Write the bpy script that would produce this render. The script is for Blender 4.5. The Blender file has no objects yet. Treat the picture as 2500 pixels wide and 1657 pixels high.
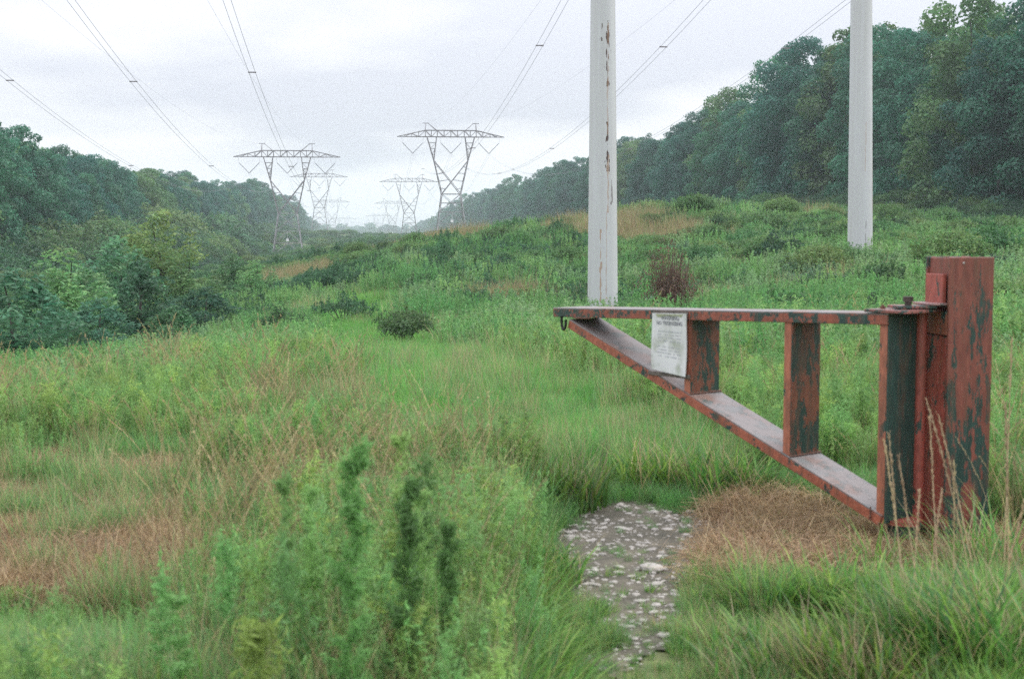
import bpy, math, random
import numpy as np
from mathutils import Vector, Matrix, noise as mnoise

random.seed(7)
RNG = np.random.default_rng(11)
SC = bpy.context.scene
COL = SC.collection

# ------------------------------------------------------------------ camera
F = 3472.0                      # focal length in pixels of the 2500-wide photograph (50 mm lens)
CAM = np.array([0.0, 0.0, 1.47])
PITCH = math.atan(268.5 / F)    # looking slightly down
cam_d = bpy.data.cameras.new('camera')
cam = bpy.data.objects.new('camera', cam_d)
COL.objects.link(cam)
cam_d.sensor_width = 36.0
cam_d.lens = 50.0
cam_d.clip_start = 0.1
cam_d.clip_end = 12000
cam_d.dof.use_dof = True
cam_d.dof.focus_distance = 45.0
cam_d.dof.aperture_fstop = 5.6
cam.location = Vector(CAM)
cam.rotation_euler = (math.pi / 2 - PITCH, 0, 0)
SC.camera = cam

# ------------------------------------------------------------------ world and sun
W = bpy.data.worlds.new('World')
SC.world = W
W.use_nodes = True
nt = W.node_tree
nt.nodes.clear()
out = nt.nodes.new('ShaderNodeOutputWorld')
sky = nt.nodes.new('ShaderNodeTexSky')
sky.sky_type = 'NISHITA'
sky.sun_disc = False
SUN_EL, SUN_AZ = math.radians(52), math.radians(70)
sky.sun_elevation = SUN_EL
sky.sun_rotation = SUN_AZ
b1 = nt.nodes.new('ShaderNodeBackground'); b1.inputs['Strength'].default_value = 0.1
nt.links.new(sky.outputs[0], b1.inputs['Color'])
tc = nt.nodes.new('ShaderNodeTexCoord')
sep = nt.nodes.new('ShaderNodeSeparateXYZ')
nt.links.new(tc.outputs['Generated'], sep.inputs[0])
# overcast luminance rising to the zenith, made extra bright out of view to lift the foliage, with soft cloud masses
mx = nt.nodes.new('ShaderNodeMath'); mx.operation = 'MAXIMUM'; mx.inputs[1].default_value = 0.0
nt.links.new(sep.outputs['Z'], mx.inputs[0])
lum = nt.nodes.new('ShaderNodeMath'); lum.operation = 'MULTIPLY_ADD'
lum.inputs[1].default_value = 3.7; lum.inputs[2].default_value = 0.88
nt.links.new(mx.outputs[0], lum.inputs[0])
# cloud deck: project the direction on a plane overhead
zc = nt.nodes.new('ShaderNodeMath'); zc.operation = 'ADD'; zc.inputs[1].default_value = 0.16
nt.links.new(mx.outputs[0], zc.inputs[0])
dv = nt.nodes.new('ShaderNodeVectorMath'); dv.operation = 'DIVIDE'
cz = nt.nodes.new('ShaderNodeCombineXYZ')
for k in range(3): nt.links.new(zc.outputs[0], cz.inputs[k])
nt.links.new(tc.outputs['Generated'], dv.inputs[0]); nt.links.new(cz.outputs[0], dv.inputs[1])
nz = nt.nodes.new('ShaderNodeTexNoise')
nz.inputs['Scale'].default_value = 0.7; nz.inputs['Detail'].default_value = 5; nz.inputs['Roughness'].default_value = 0.45
mp = nt.nodes.new('ShaderNodeMapping'); mp.inputs['Location'].default_value = (7.1, 2.6, 0.0)
nt.links.new(dv.outputs[0], mp.inputs[0]); nt.links.new(mp.outputs[0], nz.inputs['Vector'])
cr = nt.nodes.new('ShaderNodeValToRGB')
cr.color_ramp.elements[0].position = 0.40; cr.color_ramp.elements[0].color = (0.64, 0.65, 0.72, 1)
cr.color_ramp.elements[1].position = 0.56; cr.color_ramp.elements[1].color = (0.975, 0.965, 0.985, 1)
nt.links.new(nz.outputs['Fac'], cr.inputs[0])
vm = nt.nodes.new('ShaderNodeVectorMath'); vm.operation = 'SCALE'
nt.links.new(cr.outputs[0], vm.inputs[0]); nt.links.new(lum.outputs[0], vm.inputs['Scale'])
b2 = nt.nodes.new('ShaderNodeBackground'); b2.inputs['Strength'].default_value = 1.0
nt.links.new(vm.outputs[0], b2.inputs['Color'])
ms = nt.nodes.new('ShaderNodeMixShader'); ms.inputs[0].default_value = 0.92
nt.links.new(b1.outputs[0], ms.inputs[1]); nt.links.new(b2.outputs[0], ms.inputs[2])
nt.links.new(ms.outputs[0], out.inputs['Surface'])

sun_d = bpy.data.lights.new('sun', 'SUN')
sun_d.energy = 1.3; sun_d.angle = math.radians(25); sun_d.color = (1.0, 0.96, 0.9)
sun = bpy.data.objects.new('sun', sun_d); COL.objects.link(sun)
sd = Vector((math.sin(SUN_AZ) * math.cos(SUN_EL), math.cos(SUN_AZ) * math.cos(SUN_EL), math.sin(SUN_EL)))
sun.rotation_euler = (-sd).to_track_quat('-Z', 'Y').to_euler()
sun.location = (0, 0, 60)

SC.view_settings.view_transform = 'Standard'
SC.view_settings.look = 'None'
SC.view_settings.exposure = 0.0
SC.view_settings.gamma = 1.0
SC.view_settings.use_curve_mapping = False
SC.cycles.use_denoising = False
SC.cycles.max_bounces = 10
SC.cycles.diffuse_bounces = 6
SC.cycles.transmission_bounces = 4
SC.cycles.transparent_max_bounces = 8
SC.cycles.volume_bounces = 1
SC.cycles.volume_step_rate = 5

# ------------------------------------------------------------------ helpers
CP, SP = math.cos(PITCH), math.sin(PITCH)
def at(u, v, Y):
    """World point at distance Y ahead that the photograph shows at pixel (u, v)."""
    a, b = (u - 1250) / F, -(v - 828.5) / F
    d = np.array([a, CP + b * SP, -SP + b * CP])
    return CAM + d * (Y / d[1])

def tag(o, label=None, cat=None, group=None, kind=None):
    if label: o['label'] = label
    if cat: o['category'] = cat
    if group: o['group'] = group
    if kind: o['kind'] = kind
    return o

def empty(name, loc=(0, 0, 0), rz=0.0):
    o = bpy.data.objects.new(name, None); COL.objects.link(o)
    o.location = Vector([float(c) for c in loc]); o.rotation_euler = (0, 0, rz)
    o.empty_display_size = 0.3
    return o

def link(name, me, mat=None, parent=None):
    o = bpy.data.objects.new(name, me); COL.objects.link(o)
    if mat is not None and len(me.materials) == 0: me.materials.append(mat)
    if parent is not None: o.parent = parent
    return o

def mesh_np(name, V, faces, col=None, smooth=False):
    """V (n,3); faces: array (m,3|4); col: per-face rgb stored as a corner colour."""
    me = bpy.data.meshes.new(name)
    V = np.asarray(V, dtype=np.float32); faces = np.asarray(faces, dtype=np.int32)
    m, k = faces.shape
    me.vertices.add(len(V)); me.vertices.foreach_set('co', V.ravel())
    me.loops.add(m * k); me.loops.foreach_set('vertex_index', faces.ravel())
    me.polygons.add(m)
    me.polygons.foreach_set('loop_start', np.arange(0, m * k, k, dtype=np.int32))
    me.polygons.foreach_set('use_smooth', np.full(m, smooth))
    if col is not None:
        a = me.color_attributes.new('Col', 'FLOAT_COLOR', 'CORNER')
        c = np.ones((m, k, 4), dtype=np.float32); c[:, :, :3] = np.asarray(col, dtype=np.float32)[:, None, :]
        a.data.foreach_set('color', c.ravel())
    me.update(calc_edges=True)
    return me

class MB:
    """Collects boxes, bars and tubes into one mesh."""
    def __init__(self): self.v = []; self.f = []
    def add(self, V, Fc):
        n = len(self.v); self.v += [tuple(float(c) for c in p) for p in V]
        self.f += [tuple(i + n for i in q) for q in Fc]
    def hexa(self, P):
        self.add(P, [(0, 3, 2, 1), (4, 5, 6, 7), (0, 1, 5, 4), (1, 2, 6, 5), (2, 3, 7, 6), (3, 0, 4, 7)])
    def box(self, c, ax, ay, az):
        c, ax, ay, az = (np.array(q, float) for q in (c, ax, ay, az))
        self.hexa([c - ax - ay - az, c + ax - ay - az, c + ax + ay - az, c - ax + ay - az,
                   c - ax - ay + az, c + ax - ay + az, c + ax + ay + az, c - ax + ay + az])
    def bar(self, a, b, w, h=None, up=(0, 0, 1)):
        a, b = np.array(a, float), np.array(b, float); h = h or w
        d = b - a; L = np.linalg.norm(d); d /= L
        u = np.array(up, float)
        if abs(np.dot(u, d)) > 0.95: u = np.array([0, 1.0, 0])
        s = np.cross(d, u); s /= np.linalg.norm(s); t = np.cross(s, d)
        self.box((a + b) / 2, d * L / 2, s * w / 2, t * h / 2)
    def tube(self, pts, rad, n=8, cap=True):
        pts = [np.array(p, float) for p in pts]
        if not hasattr(rad, '__len__'): rad = [rad] * len(pts)
        base = len(self.v); ref = None
        for i, p in enumerate(pts):
            d = pts[min(i + 1, len(pts) - 1)] - pts[max(i - 1, 0)]
            d = d / (np.linalg.norm(d) + 1e-9)
            if ref is None:
                ref = np.array([0, 0, 1.0]) if abs(d[2]) < 0.9 else np.array([1.0, 0, 0])
            s = np.cross(d, ref); s /= (np.linalg.norm(s) + 1e-9); t = np.cross(s, d)
            for k in range(n):
                a = 2 * math.pi * k / n
                self.v.append(tuple(p + rad[i] * (math.cos(a) * s + math.sin(a) * t)))
        for i in range(len(pts) - 1):
            for k in range(n):
                k2 = (k + 1) % n
                self.f.append((base + i * n + k, base + i * n + k2, base + (i + 1) * n + k2, base + (i + 1) * n + k))
        if cap:
            self.f.append(tuple(base + k for k in range(n)))
            e = base + (len(pts) - 1) * n
            self.f.append(tuple(e + n - 1 - k for k in range(n)))
    def mesh(self, name, smooth=False):
        me = bpy.data.meshes.new(name); me.from_pydata(self.v, [], self.f)
        if smooth: me.polygons.foreach_set('use_smooth', [True] * len(me.polygons))
        me.update(); return me
    def build(self, name, mat, parent=None, smooth=False, bevel=0.0, label=None):
        o = link(name, self.mesh(name, smooth), mat, parent)
        if bevel:
            m = o.modifiers.new('bevel', 'BEVEL'); m.width = bevel; m.segments = 2; m.limit_method = 'ANGLE'
        if label: o['label'] = label
        return o

def copy_tree(o, parent=None):
    c = o.copy(); COL.objects.link(c)
    if parent is not None: c.parent = parent
    for ch in list(o.children): copy_tree(ch, c)
    return c

# smooth value noise on arrays
def vnoise(x, y, seed=0):
    x = np.asarray(x, float); y = np.asarray(y, float)
    xi = np.floor(x); yi = np.floor(y); xf = x - xi; yf = y - yi
    def h(a, b):
        s = np.sin(a * 127.1 + b * 311.7 + seed * 74.7) * 43758.5453
        return s - np.floor(s)
    u = xf * xf * (3 - 2 * xf); w = yf * yf * (3 - 2 * yf)
    return (h(xi, yi) * (1 - u) + h(xi + 1, yi) * u) * (1 - w) + (h(xi, yi + 1) * (1 - u) + h(xi + 1, yi + 1) * u) * w
def fbm(x, y, seed=0, o=3):
    t = 0; a = 0.5; s = 0
    for k in range(o):
        t = t + a * vnoise(np.asarray(x) * 2 ** k, np.asarray(y) * 2 ** k, seed + k); s += a; a *= 0.5
    return t / s

# ------------------------------------------------------------------ materials
def new_mat(name):
    m = bpy.data.materials.new(name); m.use_nodes = True
    return m, m.node_tree, m.node_tree.nodes['Principled BSDF']

def leaf_material(name, trans=0.35, var=0.35, hue=0.03, gloss=0.06, rough=0.5):
    m, t, p = new_mat(name)
    t.nodes.remove(p)
    o = t.nodes['Material Output']
    at_ = t.nodes.new('ShaderNodeAttribute'); at_.attribute_name = 'Col'
    oi = t.nodes.new('ShaderNodeObjectInfo')
    hs = t.nodes.new('ShaderNodeHueSaturation')
    r1 = t.nodes.new('ShaderNodeMapRange'); r1.inputs['To Min'].default_value = 1 - var; r1.inputs['To Max'].default_value = 1 + var
    t.links.new(oi.outputs['Random'], r1.inputs[0])
    fr = t.nodes.new('ShaderNodeMath'); fr.operation = 'MULTIPLY'; fr.inputs[1].default_value = 17.31
    f2 = t.nodes.new('ShaderNodeMath'); f2.operation = 'FRACT'
    t.links.new(oi.outputs['Random'], fr.inputs[0]); t.links.new(fr.outputs[0], f2.inputs[0])
    r2 = t.nodes.new('ShaderNodeMapRange'); r2.inputs['To Min'].default_value = 0.5 - hue; r2.inputs['To Max'].default_value = 0.5 + hue
    t.links.new(f2.outputs[0], r2.inputs[0])
    t.links.new(r1.outputs[0], hs.inputs['Value']); t.links.new(r2.outputs[0], hs.inputs['Hue'])
    t.links.new(at_.outputs['Color'], hs.inputs['Color'])
    d = t.nodes.new('ShaderNodeBsdfDiffuse'); tr = t.nodes.new('ShaderNodeBsdfTranslucent'); g = t.nodes.new('ShaderNodeBsdfGlossy')
    g.inputs['Roughness'].default_value = rough
    t.links.new(hs.outputs[0], d.inputs['Color']); t.links.new(hs.outputs[0], tr.inputs['Color'])
    m1 = t.nodes.new('ShaderNodeMixShader'); m1.inputs[0].default_value = trans
    t.links.new(d.outputs[0], m1.inputs[1]); t.links.new(tr.outputs[0], m1.inputs[2])
    m2 = t.nodes.new('ShaderNodeMixShader'); m2.inputs[0].default_value = gloss
    t.links.new(m1.outputs[0], m2.inputs[1]); t.links.new(g.outputs[0], m2.inputs[2])
    t.links.new(m2.outputs[0], o.inputs['Surface'])
    return m

M_LEAF = leaf_material('tree_leaves', 0.45, 0.20, 0.02, 0.03)
M_SHRUB = leaf_material('shrub_leaves', 0.45, 0.32, 0.03, 0.03)
M_GRASS = leaf_material('grass_blades', 0.5, 0.22, 0.02, 0.03)

def bark_material():
    m, t, p = new_mat('bark')
    n = t.nodes.new('ShaderNodeTexNoise'); n.inputs['Scale'].default_value = 6; n.inputs['Detail'].default_value = 6
    mpn = t.nodes.new('ShaderNodeMapping'); mpn.inputs['Scale'].default_value = (4, 4, 0.6)
    tcn = t.nodes.new('ShaderNodeTexCoord'); t.links.new(tcn.outputs['Object'], mpn.inputs[0]); t.links.new(mpn.outputs[0], n.inputs['Vector'])
    c = t.nodes.new('ShaderNodeValToRGB')
    c.color_ramp.elements[0].position = .3; c.color_ramp.elements[0].color = (.03, .026, .022, 1)
    c.color_ramp.elements[1].position = .7; c.color_ramp.elements[1].color = (.12, .105, .09, 1)
    t.links.new(n.outputs['Fac'], c.inputs[0]); t.links.new(c.outputs[0], p.inputs['Base Color'])
    p.inputs['Roughness'].default_value = .9
    return m
M_BARK = bark_material()

def plain(name, c, rough=0.6, metal=0.0, var=0.0, scale=8, bump=0.0):
    m, t, p = new_mat(name)
    p.inputs['Roughness'].default_value = rough; p.inputs['Metallic'].default_value = metal
    tcn = t.nodes.new('ShaderNodeTexCoord')
    n = t.nodes.new('ShaderNodeTexNoise'); n.inputs['Scale'].default_value = scale; n.inputs['Detail'].default_value = 6
    t.links.new(tcn.outputs['Object'], n.inputs['Vector'])
    cr_ = t.nodes.new('ShaderNodeValToRGB')
    cr_.color_ramp.elements[0].position = .3; cr_.color_ramp.elements[1].position = .7
    cr_.color_ramp.elements[0].color = (*[x * (1 - var) for x in c], 1)
    cr_.color_ramp.elements[1].color = (*[min(1, x * (1 + var)) for x in c], 1)
    t.links.new(n.outputs['Fac'], cr_.inputs[0]); t.links.new(cr_.outputs[0], p.inputs['Base Color'])
    if bump:
        b = t.nodes.new('ShaderNodeBump'); b.inputs['Strength'].default_value = bump; b.inputs['Distance'].default_value = .01
        t.links.new(n.outputs['Fac'], b.inputs['Height']); t.links.new(b.outputs[0], p.inputs['Normal'])
    return m

def paint_material(name, thr, red=(.26, .075, .045), green=(.017, .045, .037), zlo=None, rough=.45, stretch=.35, scale=9, grey=0.0):
    """Peeling red primer over old dark green paint; thr is the share of green; zlo lets green take over lower down the steel."""
    m, t, p = new_mat(name)
    geo = t.nodes.new('ShaderNodeNewGeometry')
    mpn = t.nodes.new('ShaderNodeMapping'); mpn.inputs['Scale'].default_value = (1, 1, stretch)
    t.links.new(geo.outputs['Position'], mpn.inputs[0])
    n = t.nodes.new('ShaderNodeTexNoise'); n.inputs['Scale'].default_value = scale; n.inputs['Detail'].default_value = 10; n.inputs['Roughness'].default_value = .68
    n.inputs['Distortion'].default_value = .25
    t.links.new(mpn.outputs[0], n.inputs['Vector'])
    val = n.outputs['Fac']
    if zlo is not None:
        sp = t.nodes.new('ShaderNodeSeparateXYZ'); t.links.new(geo.outputs['Position'], sp.inputs[0])
        mr = t.nodes.new('ShaderNodeMapRange'); mr.inputs['From Min'].default_value = zlo[0]; mr.inputs['From Max'].default_value = zlo[1]
        mr.inputs['To Min'].default_value = -.09; mr.inputs['To Max'].default_value = .05
        t.links.new(sp.outputs['Z'], mr.inputs[0])
        ad = t.nodes.new('ShaderNodeMath'); ad.operation = 'ADD'; t.links.new(val, ad.inputs[0]); t.links.new(mr.outputs[0], ad.inputs[1]); val = ad.outputs[0]
    nf = t.nodes.new('ShaderNodeTexNoise'); nf.inputs['Scale'].default_value = scale * 5; nf.inputs['Detail'].default_value = 6; nf.inputs['Roughness'].default_value = .7
    t.links.new(mpn.outputs[0], nf.inputs['Vector'])
    fm = t.nodes.new('ShaderNodeMath'); fm.operation = 'MULTIPLY_ADD'; fm.inputs[1].default_value = .42; fm.inputs[2].default_value = -.21
    t.links.new(nf.outputs['Fac'], fm.inputs[0])
    fa = t.nodes.new('ShaderNodeMath'); fa.operation = 'ADD'; t.links.new(val, fa.inputs[0]); t.links.new(fm.outputs[0], fa.inputs[1]); val = fa.outputs[0]
    r = t.nodes.new('ShaderNodeValToRGB')
    r.color_ramp.elements[0].position = thr - .008; r.color_ramp.elements[0].color = (0, 0, 0, 1)
    r.color_ramp.elements[1].position = thr + .008; r.color_ramp.elements[1].color = (1, 1, 1, 1)
    t.links.new(val, r.inputs[0])
    n2 = t.nodes.new('ShaderNodeTexNoise'); n2.inputs['Scale'].default_value = 38; n2.inputs['Detail'].default_value = 8; n2.inputs['Roughness'].default_value = .7
    t.links.new(mpn.outputs[0], n2.inputs['Vector'])
    def two(a, b):
        c = t.nodes.new('ShaderNodeValToRGB'); c.color_ramp.elements[0].position = .32; c.color_ramp.elements[1].position = .68
        c.color_ramp.elements[0].color = (*a, 1); c.color_ramp.elements[1].color = (*b, 1)
        t.links.new(n2.outputs['Fac'], c.inputs[0]); return c
    cg = two([x * .7 for x in green], [x * 1.5 for x in green]); crd = two([x * .62 for x in red], [min(1, x * 1.3) for x in red])
    mixc = t.nodes.new('ShaderNodeMix'); mixc.data_type = 'RGBA'
    t.links.new(r.outputs[0], mixc.inputs['Factor']); t.links.new(cg.outputs[0], mixc.inputs['A']); t.links.new(crd.outputs[0], mixc.inputs['B'])
    last = mixc.outputs['Result']
    # rust brown stains
    n3 = t.nodes.new('ShaderNodeTexNoise'); n3.inputs['Scale'].default_value = 8; n3.inputs['Detail'].default_value = 10; n3.inputs['Roughness'].default_value = .7
    mp3 = t.nodes.new('ShaderNodeMapping'); mp3.inputs['Location'].default_value = (3, 7, 2); mp3.inputs['Scale'].default_value = (2.6, 2.6, .35)
    t.links.new(geo.outputs['Position'], mp3.inputs[0]); t.links.new(mp3.outputs[0], n3.inputs['Vector'])
    r3 = t.nodes.new('ShaderNodeValToRGB'); r3.color_ramp.elements[0].position = .5; r3.color_ramp.elements[1].position = .66
    r3.color_ramp.elements[0].color = (0, 0, 0, 1); r3.color_ramp.elements[1].color = (.75, .75, .75, 1)
    t.links.new(n3.outputs['Fac'], r3.inputs[0])
    mx3 = t.nodes.new('ShaderNodeMix'); mx3.data_type = 'RGBA'; mx3.inputs['B'].default_value = (.13, .062, .038, 1)
    t.links.new(r3.outputs[0], mx3.inputs['Factor']); t.links.new(last, mx3.inputs['A']); last = mx3.outputs['Result']
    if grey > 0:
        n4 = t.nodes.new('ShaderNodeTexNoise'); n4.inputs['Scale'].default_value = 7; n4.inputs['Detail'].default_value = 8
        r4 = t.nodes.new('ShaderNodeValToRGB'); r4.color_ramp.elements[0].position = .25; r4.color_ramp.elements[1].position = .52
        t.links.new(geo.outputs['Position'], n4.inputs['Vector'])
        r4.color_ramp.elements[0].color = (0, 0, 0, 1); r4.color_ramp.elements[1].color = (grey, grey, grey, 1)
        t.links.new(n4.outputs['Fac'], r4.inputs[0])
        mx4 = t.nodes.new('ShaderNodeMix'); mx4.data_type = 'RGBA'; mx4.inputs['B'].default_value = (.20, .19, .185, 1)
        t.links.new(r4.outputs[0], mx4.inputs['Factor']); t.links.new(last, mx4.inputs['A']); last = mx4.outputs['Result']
    t.links.new(last, p.inputs['Base Color'])
    p.inputs['Roughness'].default_value = rough
    bp = t.nodes.new('ShaderNodeBump'); bp.inputs['Strength'].default_value = .5; bp.inputs['Distance'].default_value = .002
    am = t.nodes.new('ShaderNodeMath'); am.operation = 'ADD'; t.links.new(r.outputs[0], am.inputs[0]); t.links.new(n2.outputs['Fac'], am.inputs[1])
    t.links.new(am.outputs[0], bp.inputs['Height']); t.links.new(bp.outputs[0], p.inputs['Normal'])
    return m

# ------------------------------------------------------------------ terrain
CTRL = np.array([
    (0, -10, 0), (-12, -8, 0), (12, -8, 0.1), (0, 3, 0), (0, 6, 0), (-4, 6, -.02), (4, 6, .02), (2, 9, 0), (-3, 10, -.05), (8, 9, .1), (-10, 6, -.1),
    (0, 15, -.15), (6, 15, -.1), (-6, 15, -.55), (12, 18, .05), (-12, 18, -1.15), (0, 25, -.75), (8, 26, -.8), (-8, 26, -1.45), (16, 26, .0), (-20, 30, -2.6),
    (2.8, 42, -1.75), (-5, 42, -1.5), (-15, 42, -3.1), (12.5, 51, -.1), (22, 50, .2), (-30, 60, -4.2), (0, 62, -.9), (10, 75, .6), (-12, 70, -2.0),
    (0, 95, .8), (8, 116, 1.5), (-10, 100, -.6), (20, 92, 1.7), (12, 100, 2.5), (30, 60, .4), (31, 90, .7), (40, 102, 1.4), (47, 133, 2.2), (60, 130, 3.2), (90, 120, 6),
    (-25, 110, -3.0), (-45, 100, -4.6), (-45, 150, -5.2), (-20, 160, -2.6), (0, 170, -.5), (20, 170, 2.6), (4, 150, .9), (35, 220, 3.0),
    (-70, 150, -5), (-120, 150, -3), (-60, 250, -5.8), (-16, 361, -1.2), (-58, 365, -6.3), (-90, 365, -4), (-35, 300, -3.6), (10, 300, 1.0), (35, 350, 2.5), (90, 350, 9),
    (150, 300, 16), (110, 180, 9), (-160, 300, 1), (-200, 500, 5), (-48, 660, -2.3), (-91, 671, .3), (-125, 671, 2), (0, 640, 2), (60, 640, 10), (200, 640, 24),
    (-88, 1042, -5.2), (-132, 1042, -4.3), (-170, 1042, 0), (-40, 1042, 1), (100, 1042, 12), (-134, 1440, -11.5), (-170, 1440, -14.5), (-230, 1440, -8), (-60, 1440, -6),
    (-400, 1000, 4), (300, 1400, 5), (-600, 2000, -6), (0, 2000, -13), (-300, 2100, -14), (600, 2000, -4), (0, 3400, -18), (-1200, 3400, -14), (1200, 3400, -10),
    (-1400, 800, 6), (1400, 800, 20), (-900, 0, 4), (900, 0, 18), (-300, -60, 2), (300, -60, 10), (-1500, -60, 5), (1500, -60, 15), (60, 20, 2.2), (-60, 20, -3)], float)
def _warp(P):
    # distances shrink with range so near and far control points carry alike
    P = np.asarray(P, float); r = np.hypot(P[:, 0], P[:, 1]) + 1e-6
    s = np.log1p(r / 12.0) / r
    return P[:, :2] * s[:, None] * 3
_cw = _warp(CTRL)
_K = np.linalg.norm(_cw[:, None] - _cw[None], axis=2)
_K = np.sqrt(_K ** 2 + .05)
_W = np.linalg.solve(_K + np.eye(len(_K)) * 1e-3, CTRL[:, 2])
def H(x, y):
    x = np.atleast_1d(np.asarray(x, float)); y = np.atleast_1d(np.asarray(y, float))
    outz = np.empty(x.size); P = np.stack([x.ravel(), y.ravel()], 1)
    for i in range(0, len(P), 4000):
        w = _warp(P[i:i + 4000])
        d = np.sqrt(((w[:, None] - _cw[None]) ** 2).sum(2) + .05)
        outz[i:i + 4000] = d @ _W
    xx, yy = P[:, 0], P[:, 1]
    amp = np.clip((np.abs(yy) - 7) / 60, 0.0, 1) * .35
    outz += amp * (fbm(xx * .12, yy * .12, 3) - .5) * 2
    return outz.reshape(x.shape)
def h1(x, y): return float(H([x], [y])[0])

def ground_hit(u, v, lo=2.0, hi=900.0):
    """Where the sight line through pixel (u, v) meets the terrain."""
    Ys = np.geomspace(lo, hi, 260)
    P = np.array([at(u, v, y) for y in Ys])
    g = H(P[:, 0], P[:, 1])
    i = np.argmax(P[:, 2] < g)
    return P[i] if P[i, 2] < g[i] else None

OPEN = []
for (u_, v_, w_, a_) in ((1050, 606, 95, 2.2), (1140, 592, 60, 2.2), (1290, 566, 110, 2.5), (1400, 572, 60, 2.0), (1560, 555, 55, 1.6), (1590, 600, 80, 1.5), (720, 690, 75, 2.0), (1230, 775, 60, 1.5), (1480, 585, 60, 1.5), (2010, 545, 45, 1.5)):
    g_ = ground_hit(u_, v_)
    if g_ is not None: OPEN.append((g_[0], g_[1], 1.35 * w_ / F * g_[1], 2.0 * a_ * w_ / F * g_[1]))
def in_open(x, y):
    m_ = np.zeros(np.shape(x), bool)
    for (cx, cy, rx, ry) in OPEN: m_ |= np.hypot((x - cx) / rx, (y - cy) / ry) < 1 + (fbm(x * .5, y * .5, 44) - .5) * .6
    return m_
rows = np.concatenate([np.linspace(-55, 1, 15), np.linspace(2, 14, 49), np.geomspace(14.4, 3400, 170)])
cols = np.linspace(-1, 1, 181); cols = np.sign(cols) * np.abs(cols) ** 1.5
gx = cols[None, :] * (60 + np.clip(rows, 0, None)[:, None] * .40 * 1.0)
gx = np.where(np.abs(cols[None, :]) > .93, gx + np.sign(cols[None, :]) * (np.abs(cols[None, :]) - .93) / .07 * 0, gx)
gy = np.repeat(rows[:, None], len(cols), 1)
gz = H(gx, gy)
nr, nc = gx.shape
idx = np.arange(nr * nc).reshape(nr, nc)
fq = np.stack([idx[:-1, :-1], idx[:-1, 1:], idx[1:, 1:], idx[1:, :-1]], -1).reshape(-1, 4)
gme = mesh_np('ground', np.stack([gx, gy, gz], -1).reshape(-1, 3), fq, smooth=True)

mg, t, p = new_mat('field_ground')
geo = t.nodes.new('ShaderNodeNewGeometry')
n1 = t.nodes.new('ShaderNodeTexNoise'); n1.inputs['Scale'].default_value = .15; n1.inputs['Detail'].default_value = 8; n1.inputs['Roughness'].default_value = .65
n2 = t.nodes.new('ShaderNodeTexNoise'); n2.inputs['Scale'].default_value = 9; n2.inputs['Detail'].default_value = 8
for n in (n1, n2): t.links.new(geo.outputs['Position'], n.inputs['Vector'])
c1 = t.nodes.new('ShaderNodeValToRGB')
for e, pos, c in zip([c1.color_ramp.elements[0], c1.color_ramp.elements[1]], (.35, .68), ((.06, .11, .04, 1), (.17, .19, .08, 1))): e.position = pos; e.color = c
c2 = t.nodes.new('ShaderNodeValToRGB')
for e, pos, c in zip([c2.color_ramp.elements[0], c2.color_ramp.elements[1]], (.3, .7), ((.5, .5, .5, 1), (1.3, 1.2, 1.1, 1))): e.position = pos; e.color = c
t.links.new(n1.outputs['Fac'], c1.inputs[0]); t.links.new(n2.outputs['Fac'], c2.inputs[0])
mm = t.nodes.new('ShaderNodeMix'); mm.data_type = 'RGBA'; mm.blend_type = 'MULTIPLY'; mm.inputs['Factor'].default_value = 1
t.links.new(c1.outputs[0], mm.inputs['A']); t.links.new(c2.outputs[0], mm.inputs['B']); t.links.new(mm.outputs['Result'], p.inputs['Base Color'])
p.inputs['Roughness'].default_value = .95
bp = t.nodes.new('ShaderNodeBump'); bp.inputs['Distance'].default_value = .05; bp.inputs['Strength'].default_value = .8
t.links.new(n2.outputs['Fac'], bp.inputs['Height']); t.links.new(bp.outputs[0], p.inputs['Normal'])
ground = link('ground', gme, mg); tag(ground, 'uneven grassy ground of the cleared power line corridor', None, None, 'structure')

# ------------------------------------------------------------------ bare gravel patch in front of the gate
PATCH = np.array([(.30, 7.45), (.24, 6.7), (.17, 6.1), (.20, 5.5), (.24, 5.0), (.24, 4.5), (.55, 4.35), (.72, 4.6), (.74, 5.1), (.80, 5.6), (.98, 6.2), (1.15, 6.8), (1.02, 7.3), (.7, 7.55)])
def in_patch(x, y, grow=0.0):
    """signed-ish test against the outline, with a ragged border"""
    x = np.asarray(x, float); y = np.asarray(y, float)
    c = PATCH.mean(0); P = c + (PATCH - c) * (1 + grow)
    ins = np.zeros(x.shape, bool); j = len(P) - 1
    for i in range(len(P)):
        xi, yi = P[i]; xj, yj = P[j]
        ins ^= ((yi > y) != (yj > y)) & (x < (xj - xi) * (y - yi) / (yj - yi + 1e-12) + xi); j = i
    return ins
px, py = np.meshgrid(np.linspace(-.2, 2.1, 90), np.linspace(3.9, 8.1, 140))
pk = fbm(px * 3, py * 3, 9)
inside = in_patch(px + (pk - .5) * .7, py + (pk - .5) * .9, .18) & (py > 4.45 + .9 * pk * np.abs(np.sin(px * 9)) * .6)
pi = np.arange(px.size).reshape(px.shape)
q = np.stack([pi[:-1, :-1], pi[:-1, 1:], pi[1:, 1:], pi[1:, :-1]], -1).reshape(-1, 4)
keep = inside.ravel()[q].all(1)
pz = H(px, py) + .006 + .006 * fbm(px * 12, py * 12, 5)
used, inv = np.unique(q[keep], return_inverse=True)
pv = np.stack([px, py, pz], -1).reshape(-1, 3)[used]
ms_, t, p = new_mat('bare_stony_soil')
geo = t.nodes.new('ShaderNodeNewGeometry')
n1 = t.nodes.new('ShaderNodeTexNoise'); n1.inputs['Scale'].default_value = 5; n1.inputs['Detail'].default_value = 9; n1.inputs['Roughness'].default_value = .7
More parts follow.
